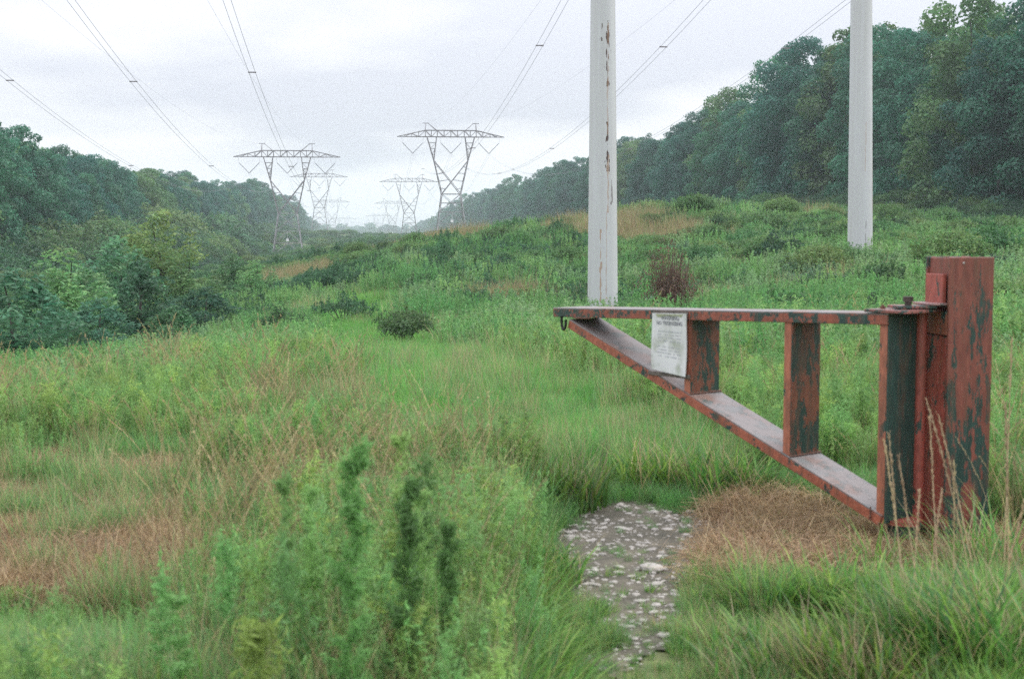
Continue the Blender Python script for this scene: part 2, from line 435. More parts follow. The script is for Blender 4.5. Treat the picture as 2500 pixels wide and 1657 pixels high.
n2 = t.nodes.new('ShaderNodeTexVoronoi'); n2.inputs['Scale'].default_value = 42
for n in (n1, n2): t.links.new(geo.outputs['Position'], n.inputs['Vector'])
c1 = t.nodes.new('ShaderNodeValToRGB')
c1.color_ramp.elements[0].position = .35; c1.color_ramp.elements[0].color = (.055, .052, .036, 1)
c1.color_ramp.elements[1].position = .7; c1.color_ramp.elements[1].color = (.15, .13, .095, 1)
t.links.new(n1.outputs['Fac'], c1.inputs[0]); t.links.new(c1.outputs[0], p.inputs['Base Color']); p.inputs['Roughness'].default_value = .95
bp = t.nodes.new('ShaderNodeBump'); bp.inputs['Distance'].default_value = .01; bp.inputs['Strength'].default_value = .9
t.links.new(n2.outputs['Distance'], bp.inputs['Height']); t.links.new(bp.outputs[0], p.inputs['Normal'])
patch = link('path', mesh_np('path', pv, inv.reshape(-1, 4), smooth=True), ms_)
tag(patch, 'bare stony patch of path showing through the grass beside the gate', None, None, 'structure')

M_STONE = plain('pale_limestone', (.34, .315, .28), .85, 0, .28, 30, .4)
def rock_verts(r, flat, seed, sub=2):
    import bmesh
    bm = bmesh.new(); bmesh.ops.create_icosphere(bm, subdivisions=sub, radius=1.0)
    V = np.array([v.co[:] for v in bm.verts]); Fc = np.array([[v.index for v in f.verts] for f in bm.faces]); bm.free()
    rr = np.random.default_rng(seed)
    off = rr.normal(size=(6, 3))
    d = np.ones(len(V))
    for o in off: d -= .13 * np.clip((V @ (o / np.linalg.norm(o))) - .45, 0, 1) * 2
    V = V * d[:, None] * np.array([1, rr.uniform(.6, .9), flat]) * r
    return V, Fc
base_rocks = [rock_verts(1, f, s, 1) for f, s in ((.28, 1), (.4, 2), (.22, 3), (.5, 4))]
vs, fs, off = [], [], 0
npb = 0
while npb < 1900:
    y = 4.3 + 3.2 * random.random() ** .9; x = random.uniform(.1, 1.35)
    kx = float(fbm([x * 3], [y * 3], 9)[0])
    if not in_patch(np.array([x + (kx - .5) * .7]), np.array([y + (kx - .5) * .9]), .10)[0] or y < 4.65: continue
    if float(fbm([x * 4], [y * 7], 21)[0]) < .42 and random.random() < .7: continue
    r = min(.042, .0035 + .0065 * random.expovariate(1.0))
    V, Fc = random.choice(base_rocks)
    a = random.uniform(0, 6.28); c, s = math.cos(a), math.sin(a)
    R = np.array([[c, -s, 0], [s, c, 0], [0, 0, 1]])
    Vp = (V * r) @ R.T + np.array([x, y, h1(x, y) + .008 + r * .08])
    vs.append(Vp); fs.append(Fc + off); off += len(Vp); npb += 1
gr = link('gravel', mesh_np('gravel', np.concatenate(vs), np.concatenate(fs)), M_STONE)
tag(gr, 'small pale stone chips scattered over the bare patch', 'gravel', None, 'stuff')

# larger stones one can pick out
def stone(x, y, r, flat, seed, label):
    V, Fc = rock_verts(r, flat, seed, 2)
    me = mesh_np('stone', V, Fc, smooth=False)
    o = link('stone', me, M_STONE); o.location = (x, y, h1(x, y) + .008 + r * flat * .45); o.rotation_euler = (0, 0, random.uniform(-.3, .3))
    tag(o, label, 'stone', 'pale stones on the bare patch')
    return o
def gp(u, v):
    P = at(u, v, 5.0); d = P - CAM; k = (0 - CAM[2]) / d[2]; return CAM + d * k
for u, v, rpx, fl, s, lb in ((1592, 1397, 37, .42, 11, 'large flat white stone in the middle of the bare stony patch'),
                             (1512, 1390, 17, .35, 12, 'pale wedge shaped stone just left of the large flat stone'),
                             (1484, 1520, 13, .4, 13, 'round pale stone at the near left edge of the stony patch'),
                             (1722, 1578, 17, .4, 14, 'pale stone close to the grass at the near right corner of the patch'),
                             (1552, 1456, 14, .35, 15, 'small pale stone in front of the large flat stone'),
                             (1623, 1560, 18, .5, 16, 'pinkish pale stone in the nearest part of the stony patch'),
                             (1735, 1455, 13, .4, 17, 'pale stone half under straw right of the large flat stone'),
                             (1630, 1297, 17, .25, 18, 'long thin pale stone at the far end of the stony patch'),
                             (1675, 1310, 12, .3, 19, 'bright small stone at the far right end of the stony patch')):
    g = gp(u, v); stone(g[0], g[1], rpx / F * g[1], fl, s, lb)

# ------------------------------------------------------------------ foliage builders
def leaf_quads(C, N, size, asp=.55, rng=RNG, jitter=.25):
    """Rhombic leaves at centres C with normals N."""
    n = len(C); N = N / (np.linalg.norm(N, axis=1, keepdims=True) + 1e-9)
    R = rng.normal(size=(n, 3)); A = np.cross(N, R); A /= (np.linalg.norm(A, axis=1, keepdims=True) + 1e-9)
    B = np.cross(N, A)
    s = (size * rng.uniform(.65, 1.35, n))[:, None]
    P = np.stack([C - A * s * .5, C - B * s * asp * .5 + A * s * .05 + N * s * .06, C + A * s * .5, C + B * s * asp * .5 + A * s * .05 + N * s * .06], 1)
    return P.reshape(-1, 3), np.arange(4 * n).reshape(n, 4)

def leafy_mesh(name, blobs, per, size, base, seed, spread=.3, asp=.6, up=.25, tint=.35):
    """blobs: (x,y,z,r). Leaves lie loosely over each blob's surface."""
    rng = np.random.default_rng(seed)
    Cs, Ns, Cl = [], [], []
    base = np.array(base)
    for (x, y, z, r) in blobs:
        n = int(per * r * r)
        D = rng.normal(size=(n, 3)); D[:, 2] = D[:, 2] * .9 + .25; D /= np.linalg.norm(D, axis=1, keepdims=True)
        rad = r * (1 - spread * rng.random(n) ** 1.5 + .12 * rng.normal(size=n))
        P = np.array([x, y, z]) + D * rad[:, None] * np.array([1, 1, .8])
        Cs.append(P); Ns.append(D + rng.normal(size=(n, 3)) * .55 + np.array([0, 0, up]))
        bt = 1 + rng.uniform(-.18, .18); yel = rng.uniform(-.5, 1) * .15
        c = base * bt * (1 + rng.uniform(-tint, tint, (n, 1)) * .8)
        c[:, 0] *= 1 + yel + rng.uniform(-.15, .25, n); c[:, 2] *= 1 - yel * .5
        Cl.append(c)
    C = np.concatenate(Cs); N = np.concatenate(Ns)
    V, Fc = leaf_quads(C, N, size, asp, rng)
    return mesh_np(name, V, Fc, np.clip(np.concatenate(Cl), .005, .9))

def tree_blobs(h, r, seed, low=.08, n=46, bs=(.16, .30)):
    rg = random.Random(seed); out_ = []
    for i in range(n):
        tt = low + (1 - low) * ((i + .5) / n)
        env = math.sin(min(1.0, (tt - low) / (1 - low) * .62 + .30) * math.pi) ** .6
        a = i * 2.39996 + rg.uniform(-.5, .5)
        rr = r * env * rg.uniform(.45, .95)
        br = r * rg.uniform(*bs) * (1.15 if tt < .8 else .85)
        out_.append((rr * math.cos(a), rr * math.sin(a), h * tt - br * .6, br))
    out_.append((0, 0, h * .93, r * .25)); out_.append((r * .1, 0, h * .7, r * .42)); out_.append((0, r * .1, h * .45, r * .45))
    return out_

def trunk_mesh(name, h, r0, seed, limbs=9, spread=.5, lean=.02):
    rg = random.Random(seed); mb = MB()
    pts = [(0, 0, -.3)]; x = y = 0
    for k in range(1, 7):
        x += rg.uniform(-1, 1) * lean * h; y += rg.uniform(-1, 1) * lean * h
        pts.append((x, y, h * .88 * k / 6))
    mb.tube(pts, [r0 * 1.25, r0, r0 * .85, r0 * .68, r0 * .5, r0 * .33, r0 * .15], 8)
    for k in range(limbs):
        tt = rg.uniform(.25, .85); i = min(5, int(tt * 6)); f = tt * 6 - i
        p0 = np.array(pts[i]) * (1 - f) + np.array(pts[i + 1]) * f
        a = rg.uniform(0, 6.28); L = h * spread * rg.uniform(.25, .5) * (1.15 - tt)
        d = np.array([math.cos(a), math.sin(a), rg.uniform(.5, 1.1)])
        p1 = p0 + d * L * .5; p2 = p0 + d * L + np.array([0, 0, .15 * L])
        rr = r0 * .4 * (1.1 - tt)
        mb.tube([p0, p1, p2], [rr, rr * .6, rr * .2], 6)
    return mb.mesh(name, True)

G_OAK = (.045, .185, .100); G_OAK2 = (.032, .150, .098); G_OAK3 = (.095, .215, .075)
TREES = []   # (trunk mesh, crown mesh, nominal height)
for k, (h, r, g) in enumerate(((18, 5.4, G_OAK), (20, 6.0, G_OAK2), (17, 5.2, G_OAK3), (21, 5.2, G_OAK), (16, 4.6, G_OAK2))):
    cm = leafy_mesh('crown', tree_blobs(h, r, 40 + k, low=.06 if k != 3 else .12), 190, .35, g, 60 + k)
    cm.materials.append(M_LEAF)
    tm = trunk_mesh('trunk', h, .26, 80 + k); tm.materials.append(M_BARK)
    TREES.append((tm, cm, h))
# pointed pine like tree for the ridge
def pine_blobs(h, r, seed):
    rg = random.Random(seed); o = []
    for i in range(44):
        tt = .1 + .9 * i / 44; a = i * 2.4; rr = r * (1.05 - tt) * rg.uniform(.5, 1)
        o.append((rr * math.cos(a), rr * math.sin(a), h * tt, r * .30 * (1.15 - tt * .6)))
    return o
cm = leafy_mesh('crown', pine_blobs(20, 3.2, 5), 300, .30, (.035, .125, .085), 90, asp=.35); cm.materials.append(M_LEAF)
tm = trunk_mesh('trunk', 20, .22, 95, 4); tm.materials.append(M_BARK)
PINE = (tm, cm, 20)

def plant_tree(proto, x, y, s, rz, name, label, cat, group, sxy=1.0):
    t_ = empty(name, (x, y, h1(x, y) - .1), rz)
    t_.scale = (s * sxy, s * sxy, s)
    tr = bpy.data.objects.new('trunk', proto[0]); COL.objects.link(tr); tr.parent = t_
    cr_ = bpy.data.objects.new('crown', proto[1]); COL.objects.link(cr_); cr_.parent = t_
    tag(t_, label, cat, group)
    return t_

# forest edges run parallel to the corridor
def xr(y): return 61 - .105 * y
def xl(y): return -39 - .107 * y
rg = random.Random(5)
placed = []
def far_enough(x, y, d):
    for (a, b) in placed:
        if (a - x) ** 2 + (b - y) ** 2 < d * d: return False
    placed.append((x, y)); return True

row_count = {}
def ordinal(k):
    w = ['first', 'second', 'third', 'fourth', 'fifth', 'sixth', 'seventh', 'eighth', 'ninth', 'tenth', 'eleventh', 'twelfth', 'thirteenth', 'fourteenth', 'fifteenth', 'sixteenth', 'seventeenth', 'eighteenth', 'nineteenth']
    t_ = ['', '', 'twenty', 'thirty', 'forty', 'fifty', 'sixty', 'seventy', 'eighty', 'ninety']
    if k <= 19: return w[k - 1]
    return (t_[k // 10] + '-' + w[k % 10 - 1]) if k % 10 else t_[k // 10][:-1] + 'ieth'
def stretch_label(side, y, row, kind):
    kindw = {0: 'mid green', 1: 'dark', 2: 'yellowish', 3: 'tall', 4: 'rounded', 5: 'dark pointed'}[kind]
    nm = 'pine' if kind == 5 else 'broadleaf tree'
    roww = ('front row', 'second row', 'third row')[row]
    sd_ = 'right' if side > 0 else 'left'
    k = row_count[(side, row)] = row_count.get((side, row), 0) + 1
    return f'{kindw} {nm}, {ordinal(k)} from the near end, {roww} of the {sd_} forest'
def group_for(side): return 'trees of the right forest edge' if side > 0 else 'trees of the left forest edge'

n_tree = 0
for side in (1, -1):
    for row in range(3):
        y = 92.0 if side > 0 else 84.0
        while y < (430 if side > 0 else 440):
            step = 7.0 + row * 1.5 + y * .006
            yy = y + rg.uniform(-2, 2)
            if side > 0: x = xr(yy) + row * 7.5 + rg.uniform(-1.6, 2.0) + 5.0
            else: x = xl(yy) - row * 7.5 - rg.uniform(-1.6, 2.0) - 5.0
            y += step
            # keep only what the picture can show, with a margin
            if abs(x / yy) > .47: continue
            k = rg.choice([0, 1, 2, 3, 4, 0, 1])
            if side > 0 and yy > 300 and rg.random() < .25: k = 5
            proto = PINE if k == 5 else TREES[k]
            s = rg.uniform(.88, 1.12)
            if side > 0: s *= float(np.interp(yy, [120, 150, 180, 220, 300], [1.06, 1.12, 1.28, 1.26, 1.10]))
            if side < 0 and yy < 200: s *= 1.12
            if side < 0 and row == 0: s *= .95
            plant_tree(proto, x, yy, s * (18.5 / proto[2]) * (1.0 if k != 4 else .9), rg.uniform(0, 6.28), 'pine_tree' if k == 5 else 'forest_tree',
                       stretch_label(side, yy, row, k), 'tree', group_for(side), rg.uniform(.95, 1.12))
            n_tree += 1
print('edge trees', n_tree)

# ------------------------------------------------------------------ scatter for what nobody could count
def src_collection(name, meshes, nm):
    c = bpy.data.collections.new(name)
    for i, me in enumerate(meshes):
        o = bpy.data.objects.new(f'{nm}_{i:02d}', me); c.objects.link(o)
    return c
def scatter(name, P, rot, scl, idx_, coll, label, cat=None):
    me = bpy.data.meshes.new(name)
    me.vertices.add(len(P)); me.vertices.foreach_set('co', np.asarray(P, np.float32).ravel())
    a = me.attributes.new('rot', 'FLOAT_VECTOR', 'POINT'); a.data.foreach_set('vector', np.asarray(rot, np.float32).ravel())
    a = me.attributes.new('scl', 'FLOAT_VECTOR', 'POINT'); a.data.foreach_set('vector', np.asarray(scl, np.float32).ravel())
    a = me.attributes.new('idx', 'INT', 'POINT'); a.data.foreach_set('value', np.asarray(idx_, np.int32))
    o = link(name, me)
    ng = bpy.data.node_groups.new(name, 'GeometryNodeTree')
    ng.interface.new_socket('Geometry', in_out='INPUT', socket_type='NodeSocketGeometry')
    ng.interface.new_socket('Geometry', in_out='OUTPUT', socket_type='NodeSocketGeometry')
    gi = ng.nodes.new('NodeGroupInput'); go = ng.nodes.new('NodeGroupOutput')
    ip = ng.nodes.new('GeometryNodeInstanceOnPoints'); ci = ng.nodes.new('GeometryNodeCollectionInfo')
    ci.inputs['Collection'].default_value = coll; ci.inputs['Separate Children'].default_value = True; ci.inputs['Reset Children'].default_value = True
    ip.inputs['Pick Instance'].default_value = True
    def na(nm, dt):
        n = ng.nodes.new('GeometryNodeInputNamedAttribute'); n.data_type = dt; n.inputs['Name'].default_value = nm
        return [s for s in n.outputs if s.enabled and s.name == 'Attribute'][0]
    ng.links.new(gi.outputs[0], ip.inputs['Points']); ng.links.new(ci.outputs[0], ip.inputs['Instance'])
    ng.links.new(na('idx', 'INT'), ip.inputs['Instance Index'])
    ng.links.new(na('rot', 'FLOAT_VECTOR'), ip.inputs['Rotation']); ng.links.new(na('scl', 'FLOAT_VECTOR'), ip.inputs['Scale'])
    ng.links.new(ip.outputs[0], go.inputs[0])
    md = o.modifiers.new('scatter', 'NODES'); md.node_group = ng
    tag(o, label, cat, None, 'stuff')
    return o

# woods deeper in and farther off: crown and trunk in one mesh
def join_crown(proto):
    return proto[1]
wood_src = src_collection('woods_source', [join_crown(p_) for p_ in TREES + [PINE]], 'forest_tree')
P, S_, I_, R_ = [], [], [], []
for side in (1, -1):
    for row in range(0, 11):
        y = 60.0
        while y < 1900:
            yy = y + rg.uniform(-3, 3)
            off_ = row * (8.5 + yy * .006)
            x = (xr(yy) + off_ + 5) if side > 0 else (xl(yy) - off_ - 5)
            x += rg.uniform(-2.5, 2.5)
            y += 8.5 + yy * .012
            if abs(x / yy) > .50 + (.25 if yy < 200 else 0): continue
            if yy < (432 if side > 0 else 442) and row < 3 and abs(x / yy) < .47: continue
            P.append((x, yy)); k = rg.choice([0, 1, 2, 3, 4, 0, 1, 3, 5]) if side > 0 else rg.choice([0, 1, 2, 3, 4])
            s = rg.uniform(.85, 1.12)
            S_.append((s * 1.1, s * 1.1, s)); I_.append(k); R_.append((0, 0, rg.uniform(0, 6.28)))
# trees closing the far end
for _ in range(900):
    yy = rg.uniform(1750, 2900); x = rg.uniform(-.30, .02) * yy
    P.append((x, yy)); s = rg.uniform(.8, 1.25); S_.append((s * 1.5, s * 1.5, s)); I_.append(rg.randrange(6)); R_.append((0, 0, rg.uniform(0, 6.28)))
P = np.array(P); P3 = np.column_stack([P, H(P[:, 0], P[:, 1]) - .2])
scatter('forest', P3, R_, S_, I_, wood_src, 'dense green woods stretching away on both sides of the corridor', 'forest')

# ------------------------------------------------------------------ shrubs
def shrub_blobs(h, r, seed, n=16):
    rg2 = random.Random(seed); o = []
    for i in range(n):
        a = i * 2.4 + rg2.uniform(-.4, .4); rr = r * math.sqrt((i + .5) / n) * .8
        zz = h * (.35 + .5 * (1 - (rr / r) ** 2) * rg2.uniform(.6, 1.05))
        o.append((rr * math.cos(a), rr * math.sin(a), zz, h * rg2.uniform(.18, .34)))
    for i in range(14):
        a = rg2.uniform(0, 6.28); rr = r * rg2.uniform(.1, 1.0); z1 = h * (.75 + .55 * rg2.random() * (1.2 - rr / r)); lx = rg2.uniform(-.12, .12)
        for q_ in range(4): o.append((rr * math.cos(a) + lx * q_, rr * math.sin(a), z1 - .09 * q_ * h, h * (.045 + .022 * q_)))
    return o
def stems_mesh(name, h, r, seed, n=9):
    rg2 = random.Random(seed); mb = MB()
    for i in range(n):
        a = rg2.uniform(0, 6.28); rr = r * rg2.uniform(.2, .8)
        mb.tube([(0.03 * math.cos(a), .03 * math.sin(a), -.05), (rr * .5 * math.cos(a), rr * .5 * math.sin(a), h * .45), (rr * math.cos(a), rr * math.sin(a), h * .85)], [.018, .012, .004], 5)
    return mb.mesh(name, True)
SHR = []
for k, (h, r, g) in enumerate(((1.3, 1.1, (.075, .185, .065)), (1.1, 1.3, (.055, .145, .065)), (1.5, 1.0, (.11, .22, .07)), (.9, 1.0, (.08, .17, .095)), (1.2, 1.2, (.048, .14, .058)))):
    cm = leafy_mesh('foliage', shrub_blobs(h, r, 100 + k), 1700, .085, g, 110 + k, spread=.45, asp=.5)
    cm.materials.append(M_SHRUB); sm = stems_mesh('stems', h, r, 120 + k); sm.materials.append(M_BARK)
    SHR.append((sm, cm, h))
def plant_shrub(k, x, y, s, label, group, name='shrub', cat='shrub', protos=None, sz=1.0):
    pr = (protos or SHR)[k]
    t_ = empty(name, (x, y, h1(x, y) - .03), rg.uniform(0, 6.28)); t_.scale = (s, s, s * sz)
    for nm, me in (('stems', pr[0]), ('foliage', pr[1])):
        o = bpy.data.objects.new(nm, me); COL.objects.link(o); o.parent = t_
    tag(t_, label, cat, group); return t_

# young pointed trees on the left
def sapling_blobs(h, r, seed, n=40):
    rg2 = random.Random(seed); o = []
    for i in range(n):
        tt = (i + .5) / n; a = i * 2.4 + rg2.uniform(-.5, .5)
        env = (1 - tt) ** .75 * (.6 + .4 * math.sin(tt * 9 + seed)) + .05
        rr = r * env * rg2.uniform(.4, 1)
        o.append((rr * math.cos(a), rr * math.sin(a), h * (.06 + .9 * tt), r * rg2.uniform(.16, .28) * (1.15 - .7 * tt)))
    for j in range(5):   # separate leaders
        a = rg2.uniform(0, 6.28); rr = r * rg2.uniform(.15, .6); top = h * rg2.uniform(.78, 1.0) * (1 - .25 * rr / r)
        for q_ in range(4): o.append((rr * math.cos(a), rr * math.sin(a), top - q_ * h * .06, r * (.07 + .035 * q_)))
    return o
SAP = []
for k, (h, r, g) in enumerate(((4.4, 1.7, (.11, .26, .10)), (3.8, 1.6, (.09, .22, .10)), (5.0, 2.0, (.125, .25, .085)), (3.4, 1.7, (.07, .19, .095)))):
    cm = leafy_mesh('crown', sapling_blobs(h, r, 200 + k), 900, .13, g, 210 + k, spread=.5, asp=.42, up=.1); cm.materials.append(M_SHRUB)
    tm = trunk_mesh('trunk', h, .05, 220 + k, 8, .5); tm.materials.append(M_BARK)
    SAP.append((tm, cm, h))
def place_px(u, vbase, Y): 
    P = at(u, vbase, Y); return P[0], P[1]
sap_rows = [  # u, Y, top v, kind, label
    (30, 33, 640, 3, 'young leafy tree cut off by the left border in front of the forest'),
    (150, 42, 590, 0, 'young pointed tree with bright tip, leftmost full one before the forest'),
    (205, 44, 640, 1, 'low young tree leaning against the bright tipped one on the left'),
    (285, 50, 560, 1, 'young tree between the bright tipped tree and the tallest yellowish one'),
    (345, 46, 620, 3, 'dark bushy young tree below the tallest yellowish one'),
    (392, 56, 502, 2, 'tallest young tree with yellowish top on the left'),
    (445, 48, 600, 0, 'broad young tree just right of the tallest yellowish one'),
    (500, 45, 690, 3, 'low dark rounded young tree at the right end of the clump'),
    (420, 40, 735, 3, 'lowest dark young tree in the front of the left clump'),
    (95, 38, 700, 3, 'dark low young tree near the left border below the bright tip'),
    (240, 40, 715, 3, 'dark low young tree in the middle front of the left clump'),
    (570, 70, 610, 1, 'young tree at the left foot of the nearest left lattice tower'),
    (625, 64, 625, 0, 'rounded young tree left of the tan grass strip'),
    (330, 70, 570, 0, 'young tree peeping out behind the left clump'),
]
for (u, Y, vt, k, lb) in sap_rows:
    x = (u - 1250) / F * Y; z = h1(x, Y); top = at(u, vt, Y)[2]
    pr = SAP[k]; s = max(.5, (top - z) / pr[2])
    t_ = plant_tree(pr, x, Y, s, rg.uniform(0, 6.28), 'young_tree', lb, 'tree', 'young trees in front of the left forest', min(1.9, 1.6 / s ** .3))

# dead reddish brown shrub
def dead_shrub():
    rg2 = random.Random(3); mb = MB()
    for i in range(60):
        a = rg2.uniform(0, 6.28); tl = rg2.uniform(.2, 1); h = rg2.uniform(.8, 1.25)
        p0 = np.array([.05 * math.cos(a), .05 * math.sin(a), -.05]); p2 = np.array([.55 * tl * math.cos(a), .55 * tl * math.sin(a), h])
        mb.tube([p0, p0 * .4 + p2 * .6 + np.array([rg2.uniform(-.06, .06), 0, 0]), p2], [.014, .009, .003], 4)
        for j in range(4):
            q0 = p0 + (p2 - p0) * rg2.uniform(.35, .9); q1 = q0 + np.array([rg2.uniform(-.2, .2), rg2.uniform(-.2, .2), rg2.uniform(.08, .3)])
            mb.tube([q0, q1], [.006, .002], 3, False)
    return mb.mesh('twigs')
M_DEAD = plain('dead_brown_twigs', (.11, .065, .05), .9, 0, .3, 20)
x, Y = (1638 - 1250) / F * 35, 35.0
ds = empty('dead_shrub', (x, Y, h1(x, Y)), 0); ds.scale = (1.1, 1.1, 1.85)
link('twigs', dead_shrub(), M_DEAD, ds)
dl = leafy_mesh('dead_leaves', shrub_blobs(1.15, .55, 77, 12), 1300, .045, (.13, .08, .06), 78, spread=.6); dl.materials.append(M_SHRUB)
link('dead_leaves', dl, None, ds)
tag(ds, 'withered reddish brown shrub standing alone in the green weeds', 'shrub')

# shrubs in the corridor one can pick out
n_sh = 0
lab_n = {}
def shrub_at(u, v_top, Y, k, s, lb, grp):
    global n_sh
    x = (u - 1250) / F * Y
    plant_shrub(k, x, Y, s, lb, grp); n_sh += 1
G_MID = 'shrubs on the low rise in the middle of the corridor'
G_RIGHT = 'shrubs between the white poles and the right forest'
G_FRONT = 'shrubs in the weeds beyond the gate'
MG = lambda u: ('left of the tall left lattice tower foot' if u < 700 else 'between the feet of the two nearest lattice towers' if u < 1050 else 'below the nearest right lattice tower' if u < 1200 else 'left of the nearer white pole')
L1_ = []
for i in range(110):
    u = rg.uniform(640, 1440); Y = rg.uniform(58, 120); k = rg.choice([0, 1, 4, 4, 2]); x = (u - 1250) / F * Y
    if fbm([x * .09], [Y * .06], 33)[0] < .42 or in_open(np.array([x]), np.array([Y]))[0]: continue
    L1_.append((u, Y, k, rg.uniform(.6, 1.15)))
for i, (u, Y, k, s_) in enumerate(sorted(L1_)):
    shade = {0: 'green', 1: 'spreading green', 2: 'bright green', 4: 'dark green'}[k]
    shrub_at(u, 0, Y, k, s_, f'{shade} shrub on the low middle rise, {ordinal(i + 1)} from its left end', G_MID)
L2_ = []
for i in range(95):
    u = rg.uniform(1500, 2480); Y = rg.uniform(40, 92); k = rg.choice([0, 1, 3, 3, 2]); x = (u - 1250) / F * Y
    if (u < 1640 and Y > 50) or in_open(np.array([x]), np.array([Y]))[0]: continue
    if abs(x - 12.6) < 1.6 and 47 < Y < 53: continue
    L2_.append((u, Y, k, rg.uniform(.75, 1.35)))
for i, (u, Y, k, s_) in enumerate(sorted(L2_)):
    shade = {0: 'green', 1: 'spreading green', 2: 'bright green', 3: 'low bluish green'}[k]
    w = f'{ordinal(i + 1)} rightward from the nearer white pole, before the right forest'
    shrub_at(u, 0, Y, k, s_, f'{shade} shrub, {w}', G_RIGHT)
for (u, Y, k, s, lb) in ((2050, 28, 3, .85, 'bluish green shrub behind the gate uprights, below the farther white pole'),
                         (1930, 31, 0, .9, 'green shrub behind the gate, midway between the white poles'),
                         (2170, 30, 1, .8, 'spreading shrub just left of the gate post top'),
                         (2470, 26, 2, .9, 'bright green shrub at the right border behind the gate post'),
                         (985, 33, 0, .75, 'small dark shrub left of the green track'),
                         (1320, 27, 0, .5, 'small dark shrub right of the green track, before the gate tip'),
                         (1180, 52, 4, 1.0, 'dark shrub at the far end of the green track'),
                         (1420, 44, 1, .8, 'shrub at the left side of the nearer white pole foot'),
                         (2120, 47, 0, .85, 'shrub hiding the foot of the farther white pole'),
                         (690, 36, 4, .8, 'dark shrub right of the young tree clump'),
                         (840, 45, 1, .9, 'green shrub below the tan grass strip')):
    shrub_at(u, 0, Y, k, s, lb, G_FRONT)
print('shrubs', n_sh)

# undergrowth everywhere in the corridor beyond the tall grass
under_src = src_collection('undergrowth_source', [s_[1] for s_ in SHR], 'shrub')
P, R_, S_, I_ = [], [], [], []
def in_corr(x, y, m=2): return (xl(y) - m) < x < (xr(y) + m + 4)
N = 22000
Yr = np.exp(RNG.uniform(math.log(46), math.log(620), N)); Ur = RNG.uniform(-.52, .52, N)
Xr = Ur * Yr
ok = (Xr > xl(Yr) - 4) & (Xr < xr(Yr) + 7)
nz_ = fbm(Xr * .09, Yr * .06, 33)
mound = (Xr / Yr > -.16) & (Xr / Yr < .06) & (Yr > 60) & (Yr < 150)
keep = ok & ((nz_ > .40) | (RNG.random(N) < np.where(mound, .75, .2)))
# tan grass openings on the rise
keep &= ~(in_open(Xr, Yr) & (RNG.random(N) < .9))
keep &= ~((np.abs(Xr - np.interp(Yr, [23, 40, 50, 62], [-1.7, -4.2, -5.6, -7.6])) < 3) & (Yr < 64))
keep_all = keep.copy()
Xr, Yr = Xr[keep], Yr[keep]
P3 = np.column_stack([Xr, Yr, H(Xr, Yr) - .1])
sz = RNG.uniform(.45, .95, len(Xr)) * np.clip(Yr / 130, .9, 2.2)
edge = np.minimum(np.abs(Xr - xl(Yr)), np.abs(Xr - xr(Yr) - 4)) < 6
sz = np.where(mound[keep_all], np.minimum(sz, 1.15), sz)
sz *= np.where(edge, 1.8, 1)
edl = (Xr - xl(Yr) < 16) & (Yr < 400); sz *= np.where(edl, RNG.uniform(1.3, 2.6, len(Xr)), 1)
cl = fbm(Xr * .13, Yr * .07, 55) - .08 * mound[keep]; und_idx = np.where(cl < .42, RNG.choice([4, 4, 1], len(Xr)), np.where(cl < .58, RNG.choice([0, 1, 3], len(Xr)), RNG.choice([2, 0, 2, 3], len(Xr))))
scatter('undergrowth', P3, np.column_stack([np.zeros((len(Xr), 2)), RNG.uniform(0, 6.28, len(Xr))]), np.column_stack([sz * 1.2, sz * 1.2, sz]), und_idx, under_src,
        'low tangled green undergrowth covering the cleared corridor', 'undergrowth')

# ------------------------------------------------------------------ grasses and weeds
def blades(n, rad, hmin, hmax, width, bend, cols_, seed, segs=3, upright=.9, dirbias=None):
    """A tuft of curved tapering blades."""
    rng = np.random.default_rng(seed)
    a = rng.uniform(0, 6.28, n); r = rad * np.sqrt(rng.random(n))
    B = np.stack([r * np.cos(a), r * np.sin(a), np.full(n, -.02)], 1)
    h = rng.uniform(hmin, hmax, n)
    th = rng.uniform(0, 6.28, n); D = np.stack([np.cos(th), np.sin(th), np.zeros(n)], 1)
    if dirbias is not None: D = D + np.array([*dirbias, 0]); D /= np.linalg.norm(D, axis=1, keepdims=True)
    S = np.stack([-D[:, 1], D[:, 0], np.zeros(n)], 1)
    # turn the blade's flat side at random
    bt = rng.uniform(.3, 1, n) * bend
    V = np.zeros((n, (segs + 1) * 2, 3))
    for k in range(segs + 1):
        tt = k / segs
        out_ = D * (h * bt * tt ** 1.9 + h * (1 - upright) * tt)[:, None]
        zz = h * (tt - .42 * bt * tt ** 2.6)
        C = B + out_ + np.stack([np.zeros(n), np.zeros(n), zz], 1)
        w = width * rng.uniform(.9, 1.1, n) * (1 - tt ** 2.2 * .92) * (.75 + .25 * min(1, tt * 3))
        V[:, 2 * k] = C - S * w[:, None] * .5; V[:, 2 * k + 1] = C + S * w[:, None] * .5
    m = (segs + 1) * 2; base = (np.arange(n) * m)[:, None]
    Fc = np.concatenate([base + np.array([[2 * k, 2 * k + 1, 2 * k + 3, 2 * k + 2]]) for k in range(segs)], 1).reshape(-1, 4)
    cols_ = np.array(cols_)
    c = cols_[rng.integers(0, len(cols_), n)] * rng.uniform(.7, 1.3, (n, 1))
    return V.reshape(-1, 3), Fc, np.repeat(c, segs, 0)
def merge(parts):
    vs, fs, cs, off = [], [], [], 0
    for V, Fc, C in parts:
        vs.append(V); fs.append(Fc + off); cs.append(C); off += len(V)
    return np.concatenate(vs), np.concatenate(fs), np.concatenate(cs)
